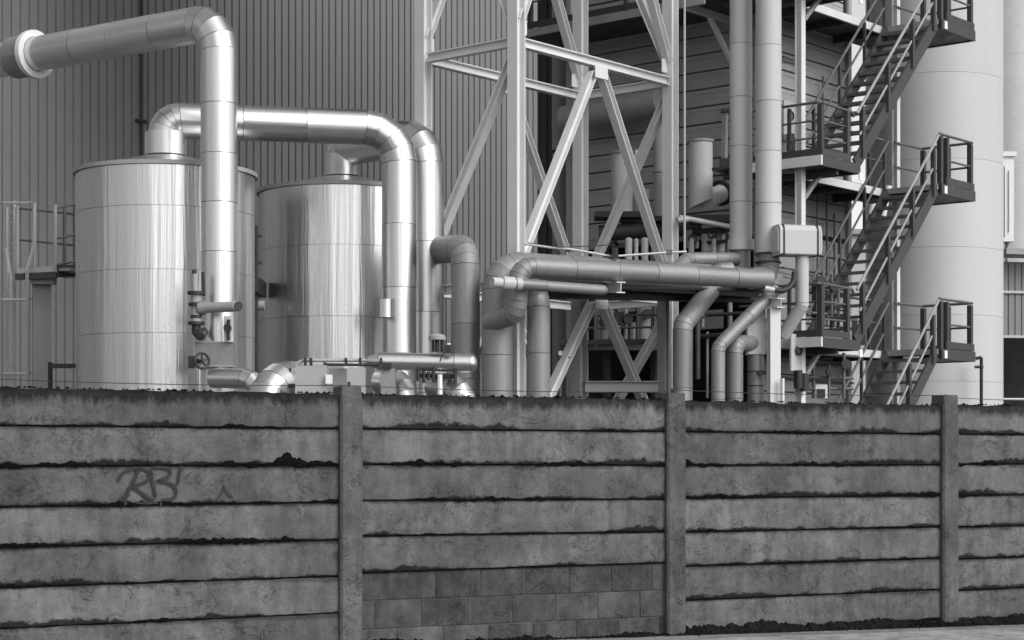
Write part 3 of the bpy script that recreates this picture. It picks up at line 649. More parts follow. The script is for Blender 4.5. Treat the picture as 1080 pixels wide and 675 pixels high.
# unseen block added above the tower, reaching back to shade the hall
shade_blk = empty('hall_shade_block', nF+U*2.4+V*1.15+ZV*14.4, 'unseen grey block added on top of the lattice tower to shade the hall', 'shade block')
mesh('casing', M_STEELG, shade_blk, lambda b: b.box(nF+U*2.4+V*4.6+ZV*17.0, U*3.1, V*5.2, ZV*2.4))
mesh('block_base', M_STEELG, shade_blk, lambda b: b.box(nF+U*2.4+V*4.6+ZV*14.5, U*3.2, V*5.3, ZV*.1))
mesh('roof', M_STEELG, shade_blk, lambda b: b.box(nF+U*2.4+V*4.6+ZV*19.5, U*3.3, V*5.4, ZV*.08))
rope = empty('hanging_cable', Vector((P(722, 0, 36.5).x, 36.5, P(0, 270, 36.5).z)), 'thin pale cable hanging beside the right tower leg', 'cable')
mesh('cable', M_RAILW, rope, lambda b: b.tube(P(722, 270, 36.5), P(722, -60, 36.5), .022, 6))

# ------------------------------------------------------------------ pipe bridge
pA0, pA1 = P(525, 281.5, 33.6), P(797, 291, 36.2)
pA1.z = pA0.z-.03
pipe_run('bridge_pipe', [Vector((pA0.x, pA0.y, 0)), pA0, pA1], .285, M_ALUD, 'thick grey pipe rising at the tower foot and running along the pipe bridge', bend=.43, gores=4, seam=1.05)
pB0, pB1 = P(547, 281, 32.95), P(812, 293, 35.1); pB1.z = pB0.z-.02
pipe_run('bridge_pipe', [P(516, 340, 33.5), P(545.5, 331, 32.95), pB0, pB1], .178, M_ALUD, 'front grey pipe of the pipe bridge with a hooked lower end', bend=.27, gores=4, seam=.85)
sp = empty('slim_pipe', P(518, 305, 32.3), 'slim grey pipe slung under the front of the pipe bridge', 'pipe')
sa, sb = P(519, 297.5, 32.3), P(636, 306, 33.3); sx_ = (sb-sa).normalized()
mesh('pipe_section', M_GREYP, sp, lambda b: b.rings([(sa, sx_, sx_, .088, 0), (sa+sx_*.35, sx_, sx_, .088, .3)], 24, True, True))
mesh('union', M_GREYP, sp, lambda b: (b.disc(sa+sx_*.30, sx_, .115, .22), b.disc(sa+sx_*.50, sx_, .105, .10)))
mesh('pipe_section', M_ALUD, sp, lambda b: section(b, sa+sx_*.36, sx_, sa+sx_*1.02, sx_, .10, .01, .02, 24))
mesh('pipe_section', M_ALUD, sp, lambda b: section(b, sa+sx_*1.02, sx_, sb, sx_, .092, .01, .02, 24))
mesh('end_cap', M_ALUD, sp, lambda b: b.dome(sb, sx_, .092, .08, 24))
pipe_run('grey_riser', [P(568, 470, 33.4), P(568, 316, 33.4), P(560, 300, 34.0)], .205, M_ALUD, 'grey riser pipe just right of the hooked pipe end', bend=.25, gores=3, seam=.9)
r3 = P(491, 262, 34.0)
pipe_run('grey_riser', [P(455, 262, 35.5)+Vector((0, .3, 0)), r3, Vector((r3.x, r3.y, 0))], .255, M_ALUD, 'grey bent pipe standing left of the tower foot', bend=.33, gores=4, seam=1.0)
th = empty('thin_pipe', P(640, 275, 34.2), 'thin pale conduit lying on top of the pipe bridge', 'conduit')
mesh('conduit', M_RAILW, th, lambda b: b.path([P(553, 257, 33.9), P(580, 261, 34.0), P(600, 262.5, 34.2), P(646, 270.5, 34.6)], .022, 8))
mesh('conduit', M_RAILW, th, lambda b: b.path([P(652, 270, 34.6), P(702, 266.5, 34.9), P(724, 265.5, 35.0)], .022, 8))
mesh('cable', M_DARK, th, lambda b: b.path([P(556, 256, 33.8), P(590, 261, 33.9), P(648, 258, 34.2), P(648, 270, 34.3)], .009, 6))
mesh('clamp', M_DARK, th, lambda b: b.box(P(649, 267, 34.5), Vector((.05, 0, 0)), Vector((0, .05, 0)), ZV*.09))
for x_ in (599, 706): mesh('clamp', M_RAIL, th, lambda b: b.box(P(x_, 266 if x_ > 650 else 263, 34.3), Vector((.05, 0, 0)), Vector((0, .05, 0)), ZV*.045))

rack = empty('pipe_rack', Vector((P(610, 0, 36.2).x, 36.2, 0)), 'steel frame on slim columns carrying the pipe bridge', 'pipe rack')
zr = P(0, 303, 34.6).z
mesh('cross_beam', M_STEELW, rack, lambda b: b.hsec(P(655, 303, 33.6), P(610, 303, 36.2), .20, .16, ZV, .02, .014))
zA = P(0, 310, 36.2).z
mesh('column', M_STEELG, rack, lambda b: b.hsec(Vector((P(611, 0, 36.4).x, 36.4, 0)), Vector((P(611, 0, 36.4).x, 36.4, zA)), .23, .23, U))
mesh('column', M_STEELG, rack, lambda b: b.hsec(Vector((P(699.5, 0, 36.6).x, 36.6, 0)), Vector((P(699.5, 0, 36.6).x, 36.6, zA)), .14, .19, U))
mesh('deck_beam', M_DARK, rack, lambda b: b.hsec(P(560, 308, 34.6), P(800, 313, 36.4), .22, .2, ZV, .02, .02))
mesh('deck_beam', M_DARK, rack, lambda b: b.hsec(P(560, 303, 35.2), P(790, 308, 37.0), .22, .2, ZV, .02, .02))
mesh('grating', M_DARK, rack, lambda b: b.bar(P(556, 304, 34.4), P(800, 309, 36.4), 1.1, .04))
mesh('base_beam', M_STEELG, rack, lambda b: b.hsec(P(617, 408, 36.4), P(696, 408, 36.6), .22, .15, ZV))
mesh('cap_beam', M_STEELW, rack, lambda b: b.hsec(P(796, 319.5, 35.6), P(824, 319.5, 35.0), .18, .2, ZV))
mesh('column', M_STEELW, rack, lambda b: b.hsec(Vector((P(816, 0, 35.2).x, 35.2, 0)), P(816, 325, 35.2), .21, .2, (NV*.75-U*.6).normalized()))
mesh('post', M_STEELW, rack, lambda b: b.bar(Vector((P(825, 0, 35.0).x, 35.0, 0)), P(825, 399, 35.0), .06, .06))

# twin risers in front of the boarded building
def riser(px, Y, r, bottom, label, seam, off):
    return pipe_run('tall_riser', [P(px, bottom, Y), P(px, -60, Y)], r, M_GREYP, label, seam=seam, group=None)
riser(781.5, 36.4, .215, 265, 'slimmer left one of the two tall grey riser pipes', .92, 0)
riser(810.5, 35.9, .245, 270, 'thicker right one of the two tall grey riser pipes', .92, 0)
rc = empty('riser_collar', P(781.5, 266, 36.4), 'wide collar at the foot of the slimmer tall riser', 'collar')
mesh('sleeve', M_GREYP, rc, lambda b: b.rings([(P(781.5, 264, 36.4), ZV, ZV, .17, 0), (P(781.5, 264, 36.4), ZV, ZV, .255, 0), (P(781.5, 253, 36.4), ZV, ZV, .255, .2), (P(781.5, 253, 36.4), ZV, ZV, .217, .2)], 32))
mesh('pipe_stub', M_ALUD, rc, lambda b: b.tube(P(782, 292, 36.4), P(782, 263, 36.4), .175, 28))
pipe_run('short_bend', [P(778, 273, 36.3), P(724, 273.5, 35.8), P(713, 286, 35.3)], .13, M_ALUD, 'short grey bend joining the slimmer riser to the pipe bridge', bend=.25, gores=3, seam=.6)
pipe_run('short_bend', [P(772, 284, 35.6), P(752, 286, 35.5), P(748, 300, 35.5)], .14, M_ALUD, 'small hump of pipe on the bridge below the slimmer riser', bend=.2, gores=3)
pipe_run('riser_elbow', [P(811, 266, 35.85), P(811, 292, 35.85), P(792, 294, 35.3)], .20, M_ALUD, 'grey elbow turning the thicker riser into the pipe bridge', bend=.30, gores=4)
for y_ in (268, 277): mesh('elbow_band', M_DARK, rc, lambda b: b.disc(P(810, y_, 35.88), ZV, .252, .035), 'dark strap at the foot of the thicker riser')
lk = empty('drain_hose', P(822, 305, 35.2), 'black hose curving from the pipe bridge end', 'hose')
mesh('hose', M_DARK, lk, lambda b: b.path([P(812, 305, 35.0), P(824, 307, 35.1), P(832, 304, 35.2), P(837, 297, 35.3), P(838, 288, 35.4)], .055, 12))
mesh('union', M_RAILW, lk, lambda b: b.tube(P(806, 304, 34.95), P(816, 306, 35.0), .06, 12))
# diagonal legs down from the bridge
pipe_run('drop_pipe', [P(752, 303, 35.6), P(720, 343, 34.9), P(720, 470, 34.9)], .185, M_ALUD, 'thick cranked drop pipe next to the slim rack column', bend=.20, gores=2, seam=.95)
pipe_run('drop_pipe', [P(818, 305, 35.4), P(757.5, 366, 34.7), P(757.5, 470, 34.7)], .128, M_ALUD, 'slim cranked drop pipe under the bridge end', bend=.18, gores=2, seam=.8)
pipe_run('drop_pipe', [P(800, 362, 35.6), P(775, 362, 35.0), P(775, 470, 35.0)], .152, M_ALUD, 'hooked drop pipe with elbow at the top, beside the boxed riser', bend=.2, gores=4, seam=.8)
bxr = empty('boxed_riser', Vector((P(797, 0, 35.5).x, 35.5, 0)), 'riser pipe with a square box casing beside the pale rack column', 'riser')
mesh('box_casing', M_GREYP, bxr, lambda b: b.box(P(797, 358, 35.5), Vector((.175, 0, 0)), Vector((0, .17, 0)), ZV*.285))
mesh('neck', M_GREYP, bxr, lambda b: b.box(P(800, 337, 35.5), Vector((.115, 0, 0)), Vector((0, .13, 0)), ZV*.12))
mesh('shaft', M_ALUD, bxr, lambda b: b.tube(Vector((P(797, 0, 35.5).x, 35.5, 0)), P(797, 374, 35.5), .155, 28))
for y_ in (392, 407): mesh('band', M_DARK, bxr, lambda b: b.disc(P(797, y_, 35.5), ZV, .162, .02))
mesh('tap', M_DARK, bxr, lambda b: b.box(P(803, 393, 35.3), Vector((.06, 0, 0)), Vector((0, .05, 0)), ZV*.04))
# rounded muffle with its drop
mu = empty('muffle_duct', P(839, 270, 35.6), 'rounded grey duct box with dark edge bands beside the tall risers', 'duct')
mc = P(839, 254, 35.6)
def muffle(b, x0, x1, gr=0.0):
    n = 10; hz, hy, r = .285+gr, .24+gr, .13; pts = []
    for (cx_, cz_, t0) in ((hy-r, hz-r, 0), (-hy+r, hz-r, 90), (-hy+r, -hz+.03, 180), (hy-r, -hz+.03, 270)):
        rr = r if cz_ > 0 else .03; cx2 = cx_ if cz_ > 0 else (hy-.03 if cx_ > 0 else -hy+.03)
        for i in range(n+1): t = math.radians(t0+90*i/n); pts.append((cx2+rr*math.cos(t), cz_+rr*math.sin(t)))
    b.prof(mc+UX*x0, mc+UX*x1, pts, UX.cross(ZV), ZV)
UX = Vector((.97, .24, 0)).normalized()
mesh('casing', M_GREYP, mu, lambda b: muffle(b, -.34, .40))
mesh('end_cap', M_GREYP, mu, lambda b: (muffle(b, .405, .43, -.0), muffle(b, .43, .46, -.05)))
mesh('end_cap', M_GREYP, mu, lambda b: (muffle(b, -.40, -.345, -.0), muffle(b, -.43, -.40, -.05)))
for x_ in (-.325, .35): mesh('band', M_DARK, mu, lambda b: muffle(b, x_-.018, x_+.018, .008))
pipe_run('muffle_drop', [P(846, 268, 35.6), P(846, 322, 35.6), P(826, 354, 35.9)], .125, M_GREYP, 'grey drop pipe cranked left below the rounded duct box', bend=.14, gores=2, seam=.9)

# ------------------------------------------------------------------ boarded building
ZL = [3.93, 7.43, 10.93]                            # floor levels of walkways and landings
bc = G(1.76, 2.57, 0)                               # the near corner of the two boarded faces
bd = empty('boarded_building', bc, 'dark grey boarded process building behind the tower and the tall risers', 'building')
LA, LB, HB = 5.0, 3.65, 21.0
BAY = 6.45                                          # the lower storeys of the tower-side face are an open bay
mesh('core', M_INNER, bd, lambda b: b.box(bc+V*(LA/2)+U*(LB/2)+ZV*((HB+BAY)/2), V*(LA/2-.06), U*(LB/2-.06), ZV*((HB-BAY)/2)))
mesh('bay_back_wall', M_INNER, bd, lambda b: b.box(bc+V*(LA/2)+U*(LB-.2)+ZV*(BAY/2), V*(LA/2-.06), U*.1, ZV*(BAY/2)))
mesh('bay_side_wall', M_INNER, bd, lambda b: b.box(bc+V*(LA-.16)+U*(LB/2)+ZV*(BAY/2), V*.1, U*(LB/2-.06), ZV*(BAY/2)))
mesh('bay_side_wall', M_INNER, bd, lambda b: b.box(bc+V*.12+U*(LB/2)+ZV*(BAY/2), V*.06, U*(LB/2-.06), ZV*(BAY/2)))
def board(face, z, h, lip, m=M_BOARD, x0=0, x1=None):
    d, out, ln = (V, -U, LA) if face == 'A' else (U, -V, LB)
    x1 = ln if x1 is None else x1; b = MB(); p = bc+d*x0+ZV*z; q_ = bc+d*x1+ZV*z
    j = random.uniform(-.004, .004)
    b.prof(p, q_, [(-.05, .012), (.005+j, .012), (.028+j, .02), (.016+j, h*.68), (.004+j, h*.70), (.002+j, h*.72), (.012+j, h*.73), (.006+j, h-.012), (-.05, h-.012)], out, ZV)
    # normals outwards whichever way the outline turns
    return b.build('board', m, bd)
import bmesh
pit = .375; z = BAY; i = 0
while z < HB-.4:
    for face in 'AB': board(face, z, pit, .1)
    z += pit
z = .0
while z < BAY-.1:
    board('B', z, pit, .1); z += pit
for (p, dx) in ((bc-U*.02-V*.02, 0), (bc+V*(LA-.03)-U*.03, 0), (bc+U*(LB-.04)-V*.03, 0)): mesh('corner_post', M_BOARD, bd, lambda b: b.abox(p+ZV*(HB/2), .13, .13, HB))
mesh('lintel', M_STEELG, bd, lambda b: b.box(bc+V*2.5-U*.03+ZV*(BAY-.10), V*2.48, U*.05, ZV*.10))
mesh('roof', M_STEELG, bd, lambda b: b.box(bc+V*(LA/2)+U*(LB/2)+ZV*(HB+.06), V*(LA/2+.2), U*(LB/2+.2), ZV*.06))
# fittings on the boarded faces
def onA(px, py, out=.1):        # point on face A (along V)
    d = Vector(((px-CX)/F, 1, (HY-py)/F)); n = U; p0 = bc-U*out; o = Vector((0, 0, CAMZ)); return o+d*((p0-o).dot(n)/d.dot(n))
def onB(px, py, out=.1):
    d = Vector(((px-CX)/F, 1, (HY-py)/F)); n = V; p0 = bc-V*out; o = Vector((0, 0, CAMZ)); return o+d*((p0-o).dot(n)/d.dot(n))

# ------------------------------------------------------------------ walkways, landings and stairs
def railing(root, pts, h=1.05, mids=(.55,), post_w=.085, toe=True, posts=True, m=M_RAIL):
    for a, c in zip(pts, pts[1:]):
        mesh('handrail', m, root, lambda b: b.tube(a+ZV*h, c+ZV*h, .028, 8))
        for f in mids: mesh('mid_rail', m, root, lambda b: b.tube(a+ZV*h*f, c+ZV*h*f, .02, 8))
        if toe: mesh('toe_board', M_STAIR, root, lambda b: b.bar(a+ZV*.08, c+ZV*.08, .012, .14))
def rail_posts(root, pts, h=1.05, wd=.085, m=M_STAIR):
    for p in pts: mesh('rail_post', m, root, lambda b: (b.prof(p-ZV*.06, p+ZV*(h-.02), [(-wd/2, -wd/2), (wd/2, -wd/2), (wd/2, -wd/2+.012), (-wd/2+.012, -wd/2+.012), (-wd/2+.012, wd/2), (-wd/2, wd/2)], U, V)))
lvl_name = ['lowest', 'middle', 'upper']
for li, z in enumerate(ZL):
    w_ = empty('walkway', G(2.8, 1.9, z-.2), ['lowest walkway behind the stair flights, along the boarded building', 'middle walkway behind the stair flights, along the boarded building', 'top walkway wrapping the boarded building above the tower beam'][li], 'walkway', 'walkways along the boarded building')
    mesh('deck', M_STAIR, w_, lambda b: b.box(G(3.2, 1.93, z-.03), U*3.2, V*.6, ZV*.03))
    mesh('edge_beam', M_STEELW, w_, lambda b: b.bar(G(.2, 1.32, z-.10), G(5.6, 1.32, z-.10), .06, .16))
    mesh('cross_joist', M_STAIR, w_, lambda b: b.bar(G(.4, 1.4, z-.14), G(.4, 2.5, z-.14), .08, .14))
    for s_ in (1.9, 3.3, 4.7): mesh('cross_joist', M_STAIR, w_, lambda b: b.bar(G(s_, 1.4, z-.14), G(s_, 2.5, z-.14), .08, .14))
    if li == 2:
        mesh('deck', M_STAIR, w_, lambda b: b.box(G(.88, 4.6, z-.032), U*.85, V*3.2, ZV*.03))
        mesh('edge_beam', M_STEELG, w_, lambda b: b.bar(G(.0, 2.7, z-.10), G(.0, 7.8, z-.10), .06, .16))
        for t_ in (3.2,): mesh('bracket', M_STEELW, w_, lambda b: (b.bar(G(.1, t_, z-.14), G(1.72, t_, z-.14), .1, .14), b.bar(G(.9, t_, z-.2), G(1.72, t_, z-1.0), .08, .10)))
        rail_posts(w_, [G(.04, t_, z) for t_ in (3.4, 4.7, 6.0, 7.3)]); railing(w_, [G(.04, 2.7, z), G(.04, 7.8, z)])
    rail_posts(w_, [G(s_, 1.34, z) for s_ in (2.2, 3.2, 4.2)], wd=.06)
    railing(w_, [G(1.6, 1.34, z), G(4.8, 1.34, z)], toe=False)
    # left platform
    pl = empty('stair_platform', G(.7, .65, z-.2), ['lowest platform at the foot of the stairs, beside the rounded duct box', 'middle platform with curved handrail, right of the tall risers', 'upper platform right of the tall risers'][li], 'platform', 'left stair platforms')
    mesh('deck', M_STAIR, pl, lambda b: b.box(G(.72, .68, z-.028), U*.68, V*.62, ZV*.028))
    mesh('edge_beam', M_STEELW, pl, lambda b: b.bar(G(0, -.02, z-.10), G(0, 2.0, z-.10), .06, .19))
    mesh('edge_beam', M_STAIR, pl, lambda b: b.bar(G(.035, 0, z-.11), G(1.45, 0, z-.11), .06, .20))
    mesh('end_beam', M_STAIR, pl, lambda b: b.bar(G(1.42, .04, z-.13), G(1.42, 1.28, z-.13), .08, .16))
    mesh('end_plate', M_WHITE, pl, lambda b: b.box(G(1.44, -.04, z-.26), U*.06, V*.012, ZV*.075))
    mesh('tie_beam', M_STAIR, pl, lambda b: b.bar(G(.7, .05, z-.24), G(.7, 1.3, z-.24), .08, .12))
    mesh('knee_brace', M_STEELG, pl, lambda b: b.bar(G(.32, .58, z-.75), G(.95, .58, z-.20), .08, .08))
    rail_posts(pl, [G(.07, .05, z), G(1.05, .05, z)], 1.0, .10); rail_posts(pl, [G(.06, .75, z), G(.06, 1.35, z)], 1.0, .06)
    mesh('handrail', M_RAIL, pl, lambda b: b.path([G(.05, 1.9, z+1.03), G(.05, .12, z+1.03), G(.12, .05, z+1.03), G(1.25, .05, z+1.0), G(1.33, .05, z+.92)], .028, 8))
    for hh_ in (.35, .68): mesh('mid_rail', M_RAIL, pl, lambda b: b.path([G(.05, 1.9, z+hh_), G(.05, .05, z+hh_), G(1.05, .05, z+hh_)], .02, 8))
    mesh('toe_board', M_STAIR, pl, lambda b: (b.bar(G(.0, .04, z+.07), G(.0, 1.9, z+.07), .012, .13), b.bar(G(.05, .0, z+.07), G(1.1, .0, z+.07), .012, .13)))
    # right landing
    la = empty('stair_landing', G(5.6, .65, z-.25), ['lowest stair landing in front of the pale silo', 'middle stair landing in front of the pale silo', 'top stair landing in front of the pale silo'][li], 'landing', 'right stair landings')
    mesh('deck', M_STAIR, la, lambda b: b.box(G(5.62, .68, z-.028), U*.74, V*.62, ZV*.028))
    mesh('edge_beam', M_STAIR, la, lambda b: b.bar(G(4.87, 0, z-.12), G(6.42, 0, z-.12), .06, .22))
    mesh('edge_beam', M_STEELG, la, lambda b: b.bar(G(4.84, .05, z-.07), G(4.84, 1.28, z-.07), .05, .12))
    mesh('edge_beam', M_STAIR, la, lambda b: b.bar(G(6.40, .04, z-.12), G(6.40, 1.3, z-.12), .06, .22))
    mesh('soffit', M_STAIR, la, lambda b: b.box(G(5.62, .66, z-.20), U*.72, V*.60, ZV*.012))
    mesh('end_plate', M_WHITE, la, lambda b: b.box(G(5.02, -.04, z-.13), U*.055, V*.012, ZV*.08))
    rail_posts(la, [G(4.90, .03, z), G(5.18, .03, z), G(6.30, .04, z), G(6.36, .60, z), G(6.36, 1.2, z)], 1.02, .10)
    mesh('handrail', M_RAIL, la, lambda b: b.path([G(4.86, .03, z+1.05), G(6.38, .03, z+1.05), G(6.38, 1.25, z+1.05), G(5.2, 1.28, z+1.05)], .03, 8))
    mesh('mid_rail', M_RAIL, la, lambda b: b.path([G(5.18, .03, z+.52), G(6.38, .03, z+.52), G(6.38, 1.25, z+.52), G(5.2, 1.28, z+.52)], .024, 8))
    mesh('toe_board', M_STAIR, la, lambda b: (b.bar(G(5.1, .0, z+.08), G(6.42, .0, z+.08), .012, .15), b.bar(G(6.43, .04, z+.08), G(6.43, 1.3, z+.08), .012, .15)))
# stair flights
for li in range(3):
    z1_ = ZL[li]; z0_ = z1_-3.5; s0, s1 = 1.42, 4.84
    if li == 0: z0_, s0 = 0.0, 4.84-3.93*(4.84-1.42)/3.5
    fl = empty('stair_flight', G(s0, .55, z0_), ['lowest stair flight disappearing behind the fence', 'middle dark steel stair flight', 'upper dark steel stair flight reaching the top landing'][li], 'stairs', 'flights of the outside stair')
    d = (G(s1, 0, z1_)-G(s0, 0, z0_)).normalized()
    for t_ in (.06, 1.20): mesh('stringer', M_STAIR, fl, lambda b: b.bar(G(s0, t_, z0_)-d*.02, G(s1, t_, z1_)-d*.12-ZV*.03, .05, .26))
    n = round((z1_-z0_)/.25)
    for i in range(1, n):
        f = i/n; c = G(s0+(s1-s0)*f, .63, z0_+(z1_-z0_)*f)
        mesh('tread', M_STAIR, fl, lambda b: b.box(c, U*.13, V*.54, ZV*.02))
        mesh('nosing', M_RAIL, fl, lambda b: b.box(c-U*.142-ZV*.012, U*.011, V*.54, ZV*.032))
    for t_ in (.03, 1.23):
        fr = (.06, .36, .66, .93) if t_ < .5 else (.1, .4, .7, .95)
        rail_posts(fl, [G(s0+(s1-s0)*f, t_, z0_+(z1_-z0_)*f) for f in fr], .98, .09 if t_ < .5 else .055, M_STAIR)
        mesh('handrail', M_STEELG if t_ < .5 else M_RAIL, fl, lambda b: b.tube(G(s0, t_, z0_+1.0), G(s1, t_, z1_+1.02), .03, 8))
        mesh('mid_rail', M_STEELG if t_ < .5 else M_RAIL, fl, lambda b: b.tube(G(s0+.1, t_, z0_+.58), G(s1-.15, t_, z1_+.40), .024, 8))
def colm(name, s_, t_, z0_, z1_, d, m, label):
    o = empty(name, G(s_, t_, 0), label, 'column'); mesh('shaft', m, o, lambda b: b.hsec(G(s_, t_, z0_), G(s_, t_, z1_), d, d, NV)); mesh('base_plate', m, o, lambda b: b.abox(G(s_, t_, .0125), d+.15, d+.15, .025)); return o
colm('support_column', .25, .62, .025, 13.2, .15, M_STEELW, 'pale column carrying the left stair platforms')
colm('support_column', 5.42, 1.36, .025, 12.5, .13, M_STEELW, 'pale column between the stair flights and the silo')
colm('support_column', 1.45, 1.35, .025, 12.5, .12, M_STAIR, 'dark column behind the foot of the stair flights')

# ------------------------------------------------------------------ silos and shed on the right
def silo(px, Y, rpx, ztop, label, m, courses, n=96):
    c = Vector((P(px, 0, Y).x, Y, 0)); r = rpx/F*Y; o = empty('storage_silo', c, label, 'silo')
    zs = [0]+courses+[ztop]
    for i in range(len(zs)-1):
        b = MB(); a, e = c+ZV*(zs[i]+.003), c+ZV*(zs[i+1]-.003)
        b.rings([(a, ZV, ZV, r-.008, zs[i]), (a, ZV, ZV, r, zs[i]), (e, ZV, ZV, r, zs[i+1]), (e, ZV, ZV, r-.008, zs[i+1])], n); b.build('shell_ring', m, o)
    b = MB(); b.rings([(c+ZV*(ztop-.01), ZV, ZV, r-.01, 0), (c+ZV*(ztop+.5), ZV, ZV, r*.2, 1)], n, False, True); b.build('roof', m, o)
    return o
SY = 46.8
silo(985, SY, 71, 20.5, 'smooth pale silo behind the stairs on the right', M_SILO, [P(0, y_, SY).z for y_ in (405, 337, 268, 178, 90)])
silo(1086, 62, 62, P(0, 6, 62).z, 'stained pale silo farther back at the right edge', M_SILOB, [P(0, y_, 62).z for y_ in (290, 180, 68)])
dp = empty('drain_pipe', Vector((P(1035, 0, 44.6).x, 44.6, 0)), 'thin dark pipe hooked against the foot of the silo', 'pipe')
mesh('pipe', M_DARK, dp, lambda b: b.path([Vector((P(1035, 0, 44.8).x, 44.8, 0)), P(1035, 377, 44.8), P(1029, 378, 44.8)], .04, 10))
mesh('bracket', M_DARK, dp, lambda b: b.tube(P(1028, 387, 44.8), P(1037, 387, 44.8), .035, 8))
wc = empty('white_cabinet', P(1062, 255, 56), 'narrow white cabinet fixed between the two silos', 'cabinet')
mesh('housing', M_WHITE, wc, lambda b: b.box(P(1061, 211, 56), Vector((.17, 0, 0)), Vector((0, .25, 0)), ZV*1.25))
mesh('hood', M_WHITE, wc, lambda b: b.box(P(1061.5, 164, 56), Vector((.22, 0, 0)), Vector((0, .32, 0)), ZV*.07))
mesh('bracket', M_STEELG, wc, lambda b: b.bar(P(1062, 255, 56.1), P(1062, 470, 56.1), .08, .08))
for x_, y0, y1 in ((1059.5, 175, 250), (1064, 180, 245)): mesh('seam', M_STEELG, wc, lambda b: b.bar(P(x_, y1, 55.72), P(x_, y0, 55.72), .02, .02))
sh = empty('side_shed', Vector((P(1075, 0, 52).x, 52, 0)), 'low dark shed with ribbed front and open bay at the right edge', 'building')
S0 = Vector((P(1050, 0, 52).x, 52, 0)); sdx = Vector((1, .12, 0)).normalized(); sdo = Vector((.12, -1, 0)).normalized()
cladding(S0, sdx, sdo, 4.0, P(0, 355, 52).z, P(0, 276, 52).z, .19, .03, .05).build('wall', M_CLAD, sh)
mesh('roof_edge', M_STEELG, sh, lambda b: b.bar(S0+sdo*.35+ZV*P(0, 268, 52).z, S0+sdx*4.0+sdo*.35+ZV*P(0, 271, 52).z, .9, .16))
mesh('sheet_rail', M_RAILW, sh, lambda b: (b.bar(S0+sdo*.05+ZV*P(0, 308, 52).z, S0+sdx*4+sdo*.05+ZV*P(0, 308, 52).z, .05, .07)))
mesh('sheet_rail', M_RAILW, sh, lambda b: (b.bar(S0+sdo*.05+ZV*P(0, 355, 52).z, S0+sdx*4+sdo*.05+ZV*P(0, 355, 52).z, .05, .07)))
mesh('back_wall', M_INNER, sh, lambda b: b.box(S0+sdx*2-sdo*2.5+ZV*2.8, sdx*2.0, sdo*.1, ZV*2.8))
mesh('side_wall', M_INNER, sh, lambda b: b.box(S0+sdx*.05-sdo*1.3+ZV*2.8, sdx*.05, sdo*1.1, ZV*2.8))
mesh('barrier', M_RAILW, sh, lambda b: b.tube(S0+ZV*P(0, 421, 52).z, S0+sdx*4+ZV*P(0, 421, 52).z, .035, 8))
# pale building seen through the gap behind the stairs
pb = empty('pale_building', Vector((P(925, 0, 74).x, 74, 0)), 'pale rendered building glimpsed through the gap behind the stairs', 'building')
mesh('wall', M_GREYP, pb, lambda b: b.box(Vector((P(905, 0, 76).x, 76, 5.2)), Vector((1.9, 0, 0)), Vector((0, 2, 0)), ZV*5.2))
mesh('roof', M_STEELG, pb, lambda b: b.box(Vector((P(905, 0, 76).x, 76, 10.5)), Vector((2.1, 0, 0)), Vector((0, 2.2, 0)), ZV*.1))
for x_, z_ in ((895, 2.6), (916, 2.6), (895, 6.6), (916, 6.6)): 
    wn = mesh('window', M_DARK, pb, lambda b: b.box(Vector((P(x_, 0, 74).x, 73.99, z_)), Vector((.35, 0, 0)), Vector((0, .03, 0)), ZV*.5))

# ------------------------------------------------------------------ plant between the tower and the boarded building
DY = 40.3
vs = empty('vent_vessel', P(656, 227, DY), 'grey flanged vertical vessel seen between the tower braces', 'vessel')
mesh('shell', M_GREYP, vs, lambda b: b.tube(P(656, 226, DY), P(656, 163, DY), .235, 32))
mesh('flange', M_STEELG, vs, lambda b: b.disc(P(656, 161.5, DY), ZV, .275, .05))
mesh('lug', M_STEELW, vs, lambda b: b.path([P(666, 166, DY-.2), P(671, 166, DY-.2), P(671, 158, DY-.2)], .035, 8))
mesh('cradle', M_DARK, vs, lambda b: b.box(P(652, 228, DY), Vector((.5, 0, 0)), Vector((0, .35, 0)), ZV*.06))
vs2 = empty('vent_vessel', P(741, 220, 38.9), 'grey vertical vessel with slanted foot right of the tower leg', 'vessel')
vy = 38.9
mesh('shell', M_GREYP, vs2, lambda b: b.rings([(P(739, 215, vy), Vector((-.45, 0, 1)).normalized(), ZV, .245, 0), (P(739, 150, vy), ZV, ZV, .245, 1.2)], 36, True, True))
mesh('flange', M_STEELG, vs2, lambda b: b.disc(P(739, 149, vy), ZV, .275, .04))
mesh('branch', M_GREYP, vs2, lambda b: b.tube(P(744, 212, vy), P(760, 204, vy+.5), .19, 28))
mesh('branch_flange', M_DARK, vs2, lambda b: b.disc(P(760.5, 203.5, vy+.52), (P(760, 204, vy+.5)-P(744, 212, vy)).normalized(), .27, .08))
mesh('bracket', M_DARK, vs2, lambda b: b.box(P(748, 232, vy+.3), Vector((.4, 0, 0)), Vector((0, .3, 0)), ZV*.07))
vs3 = empty('standing_drum', P(672, 238, DY+.3), 'squat grey drum behind the crossed tower braces', 'drum')
mesh('shell', M_BOARD, vs3, lambda b: b.tube(P(673, 232, DY+.3), P(673, 200, DY+.3), .24, 28))
mesh('ledge', M_DARK, vs3, lambda b: b.box(P(672, 234, DY+.2), Vector((.34, 0, 0)), Vector((0, .3, 0)), ZV*.04))
db = empty('dark_duct', P(640, 125, 41.2), 'dark round duct under the tower beam on the boarded wall', 'duct')
mesh('duct', M_STEELG, db, lambda b: b.tube(P(596, 126, 41.8), P(697, 106, 40.2), .30, 32))
mesh('hanger', M_DARK, db, lambda b: b.bar(P(690, 112, 40.2), P(690, 95, 40.2), .05, .05))
ed = empty('exhaust_pipe', Vector((P(695.5, 0, 40.0).x, 40.0, 0)), 'dark vertical pipe just left of the right tower leg', 'pipe')
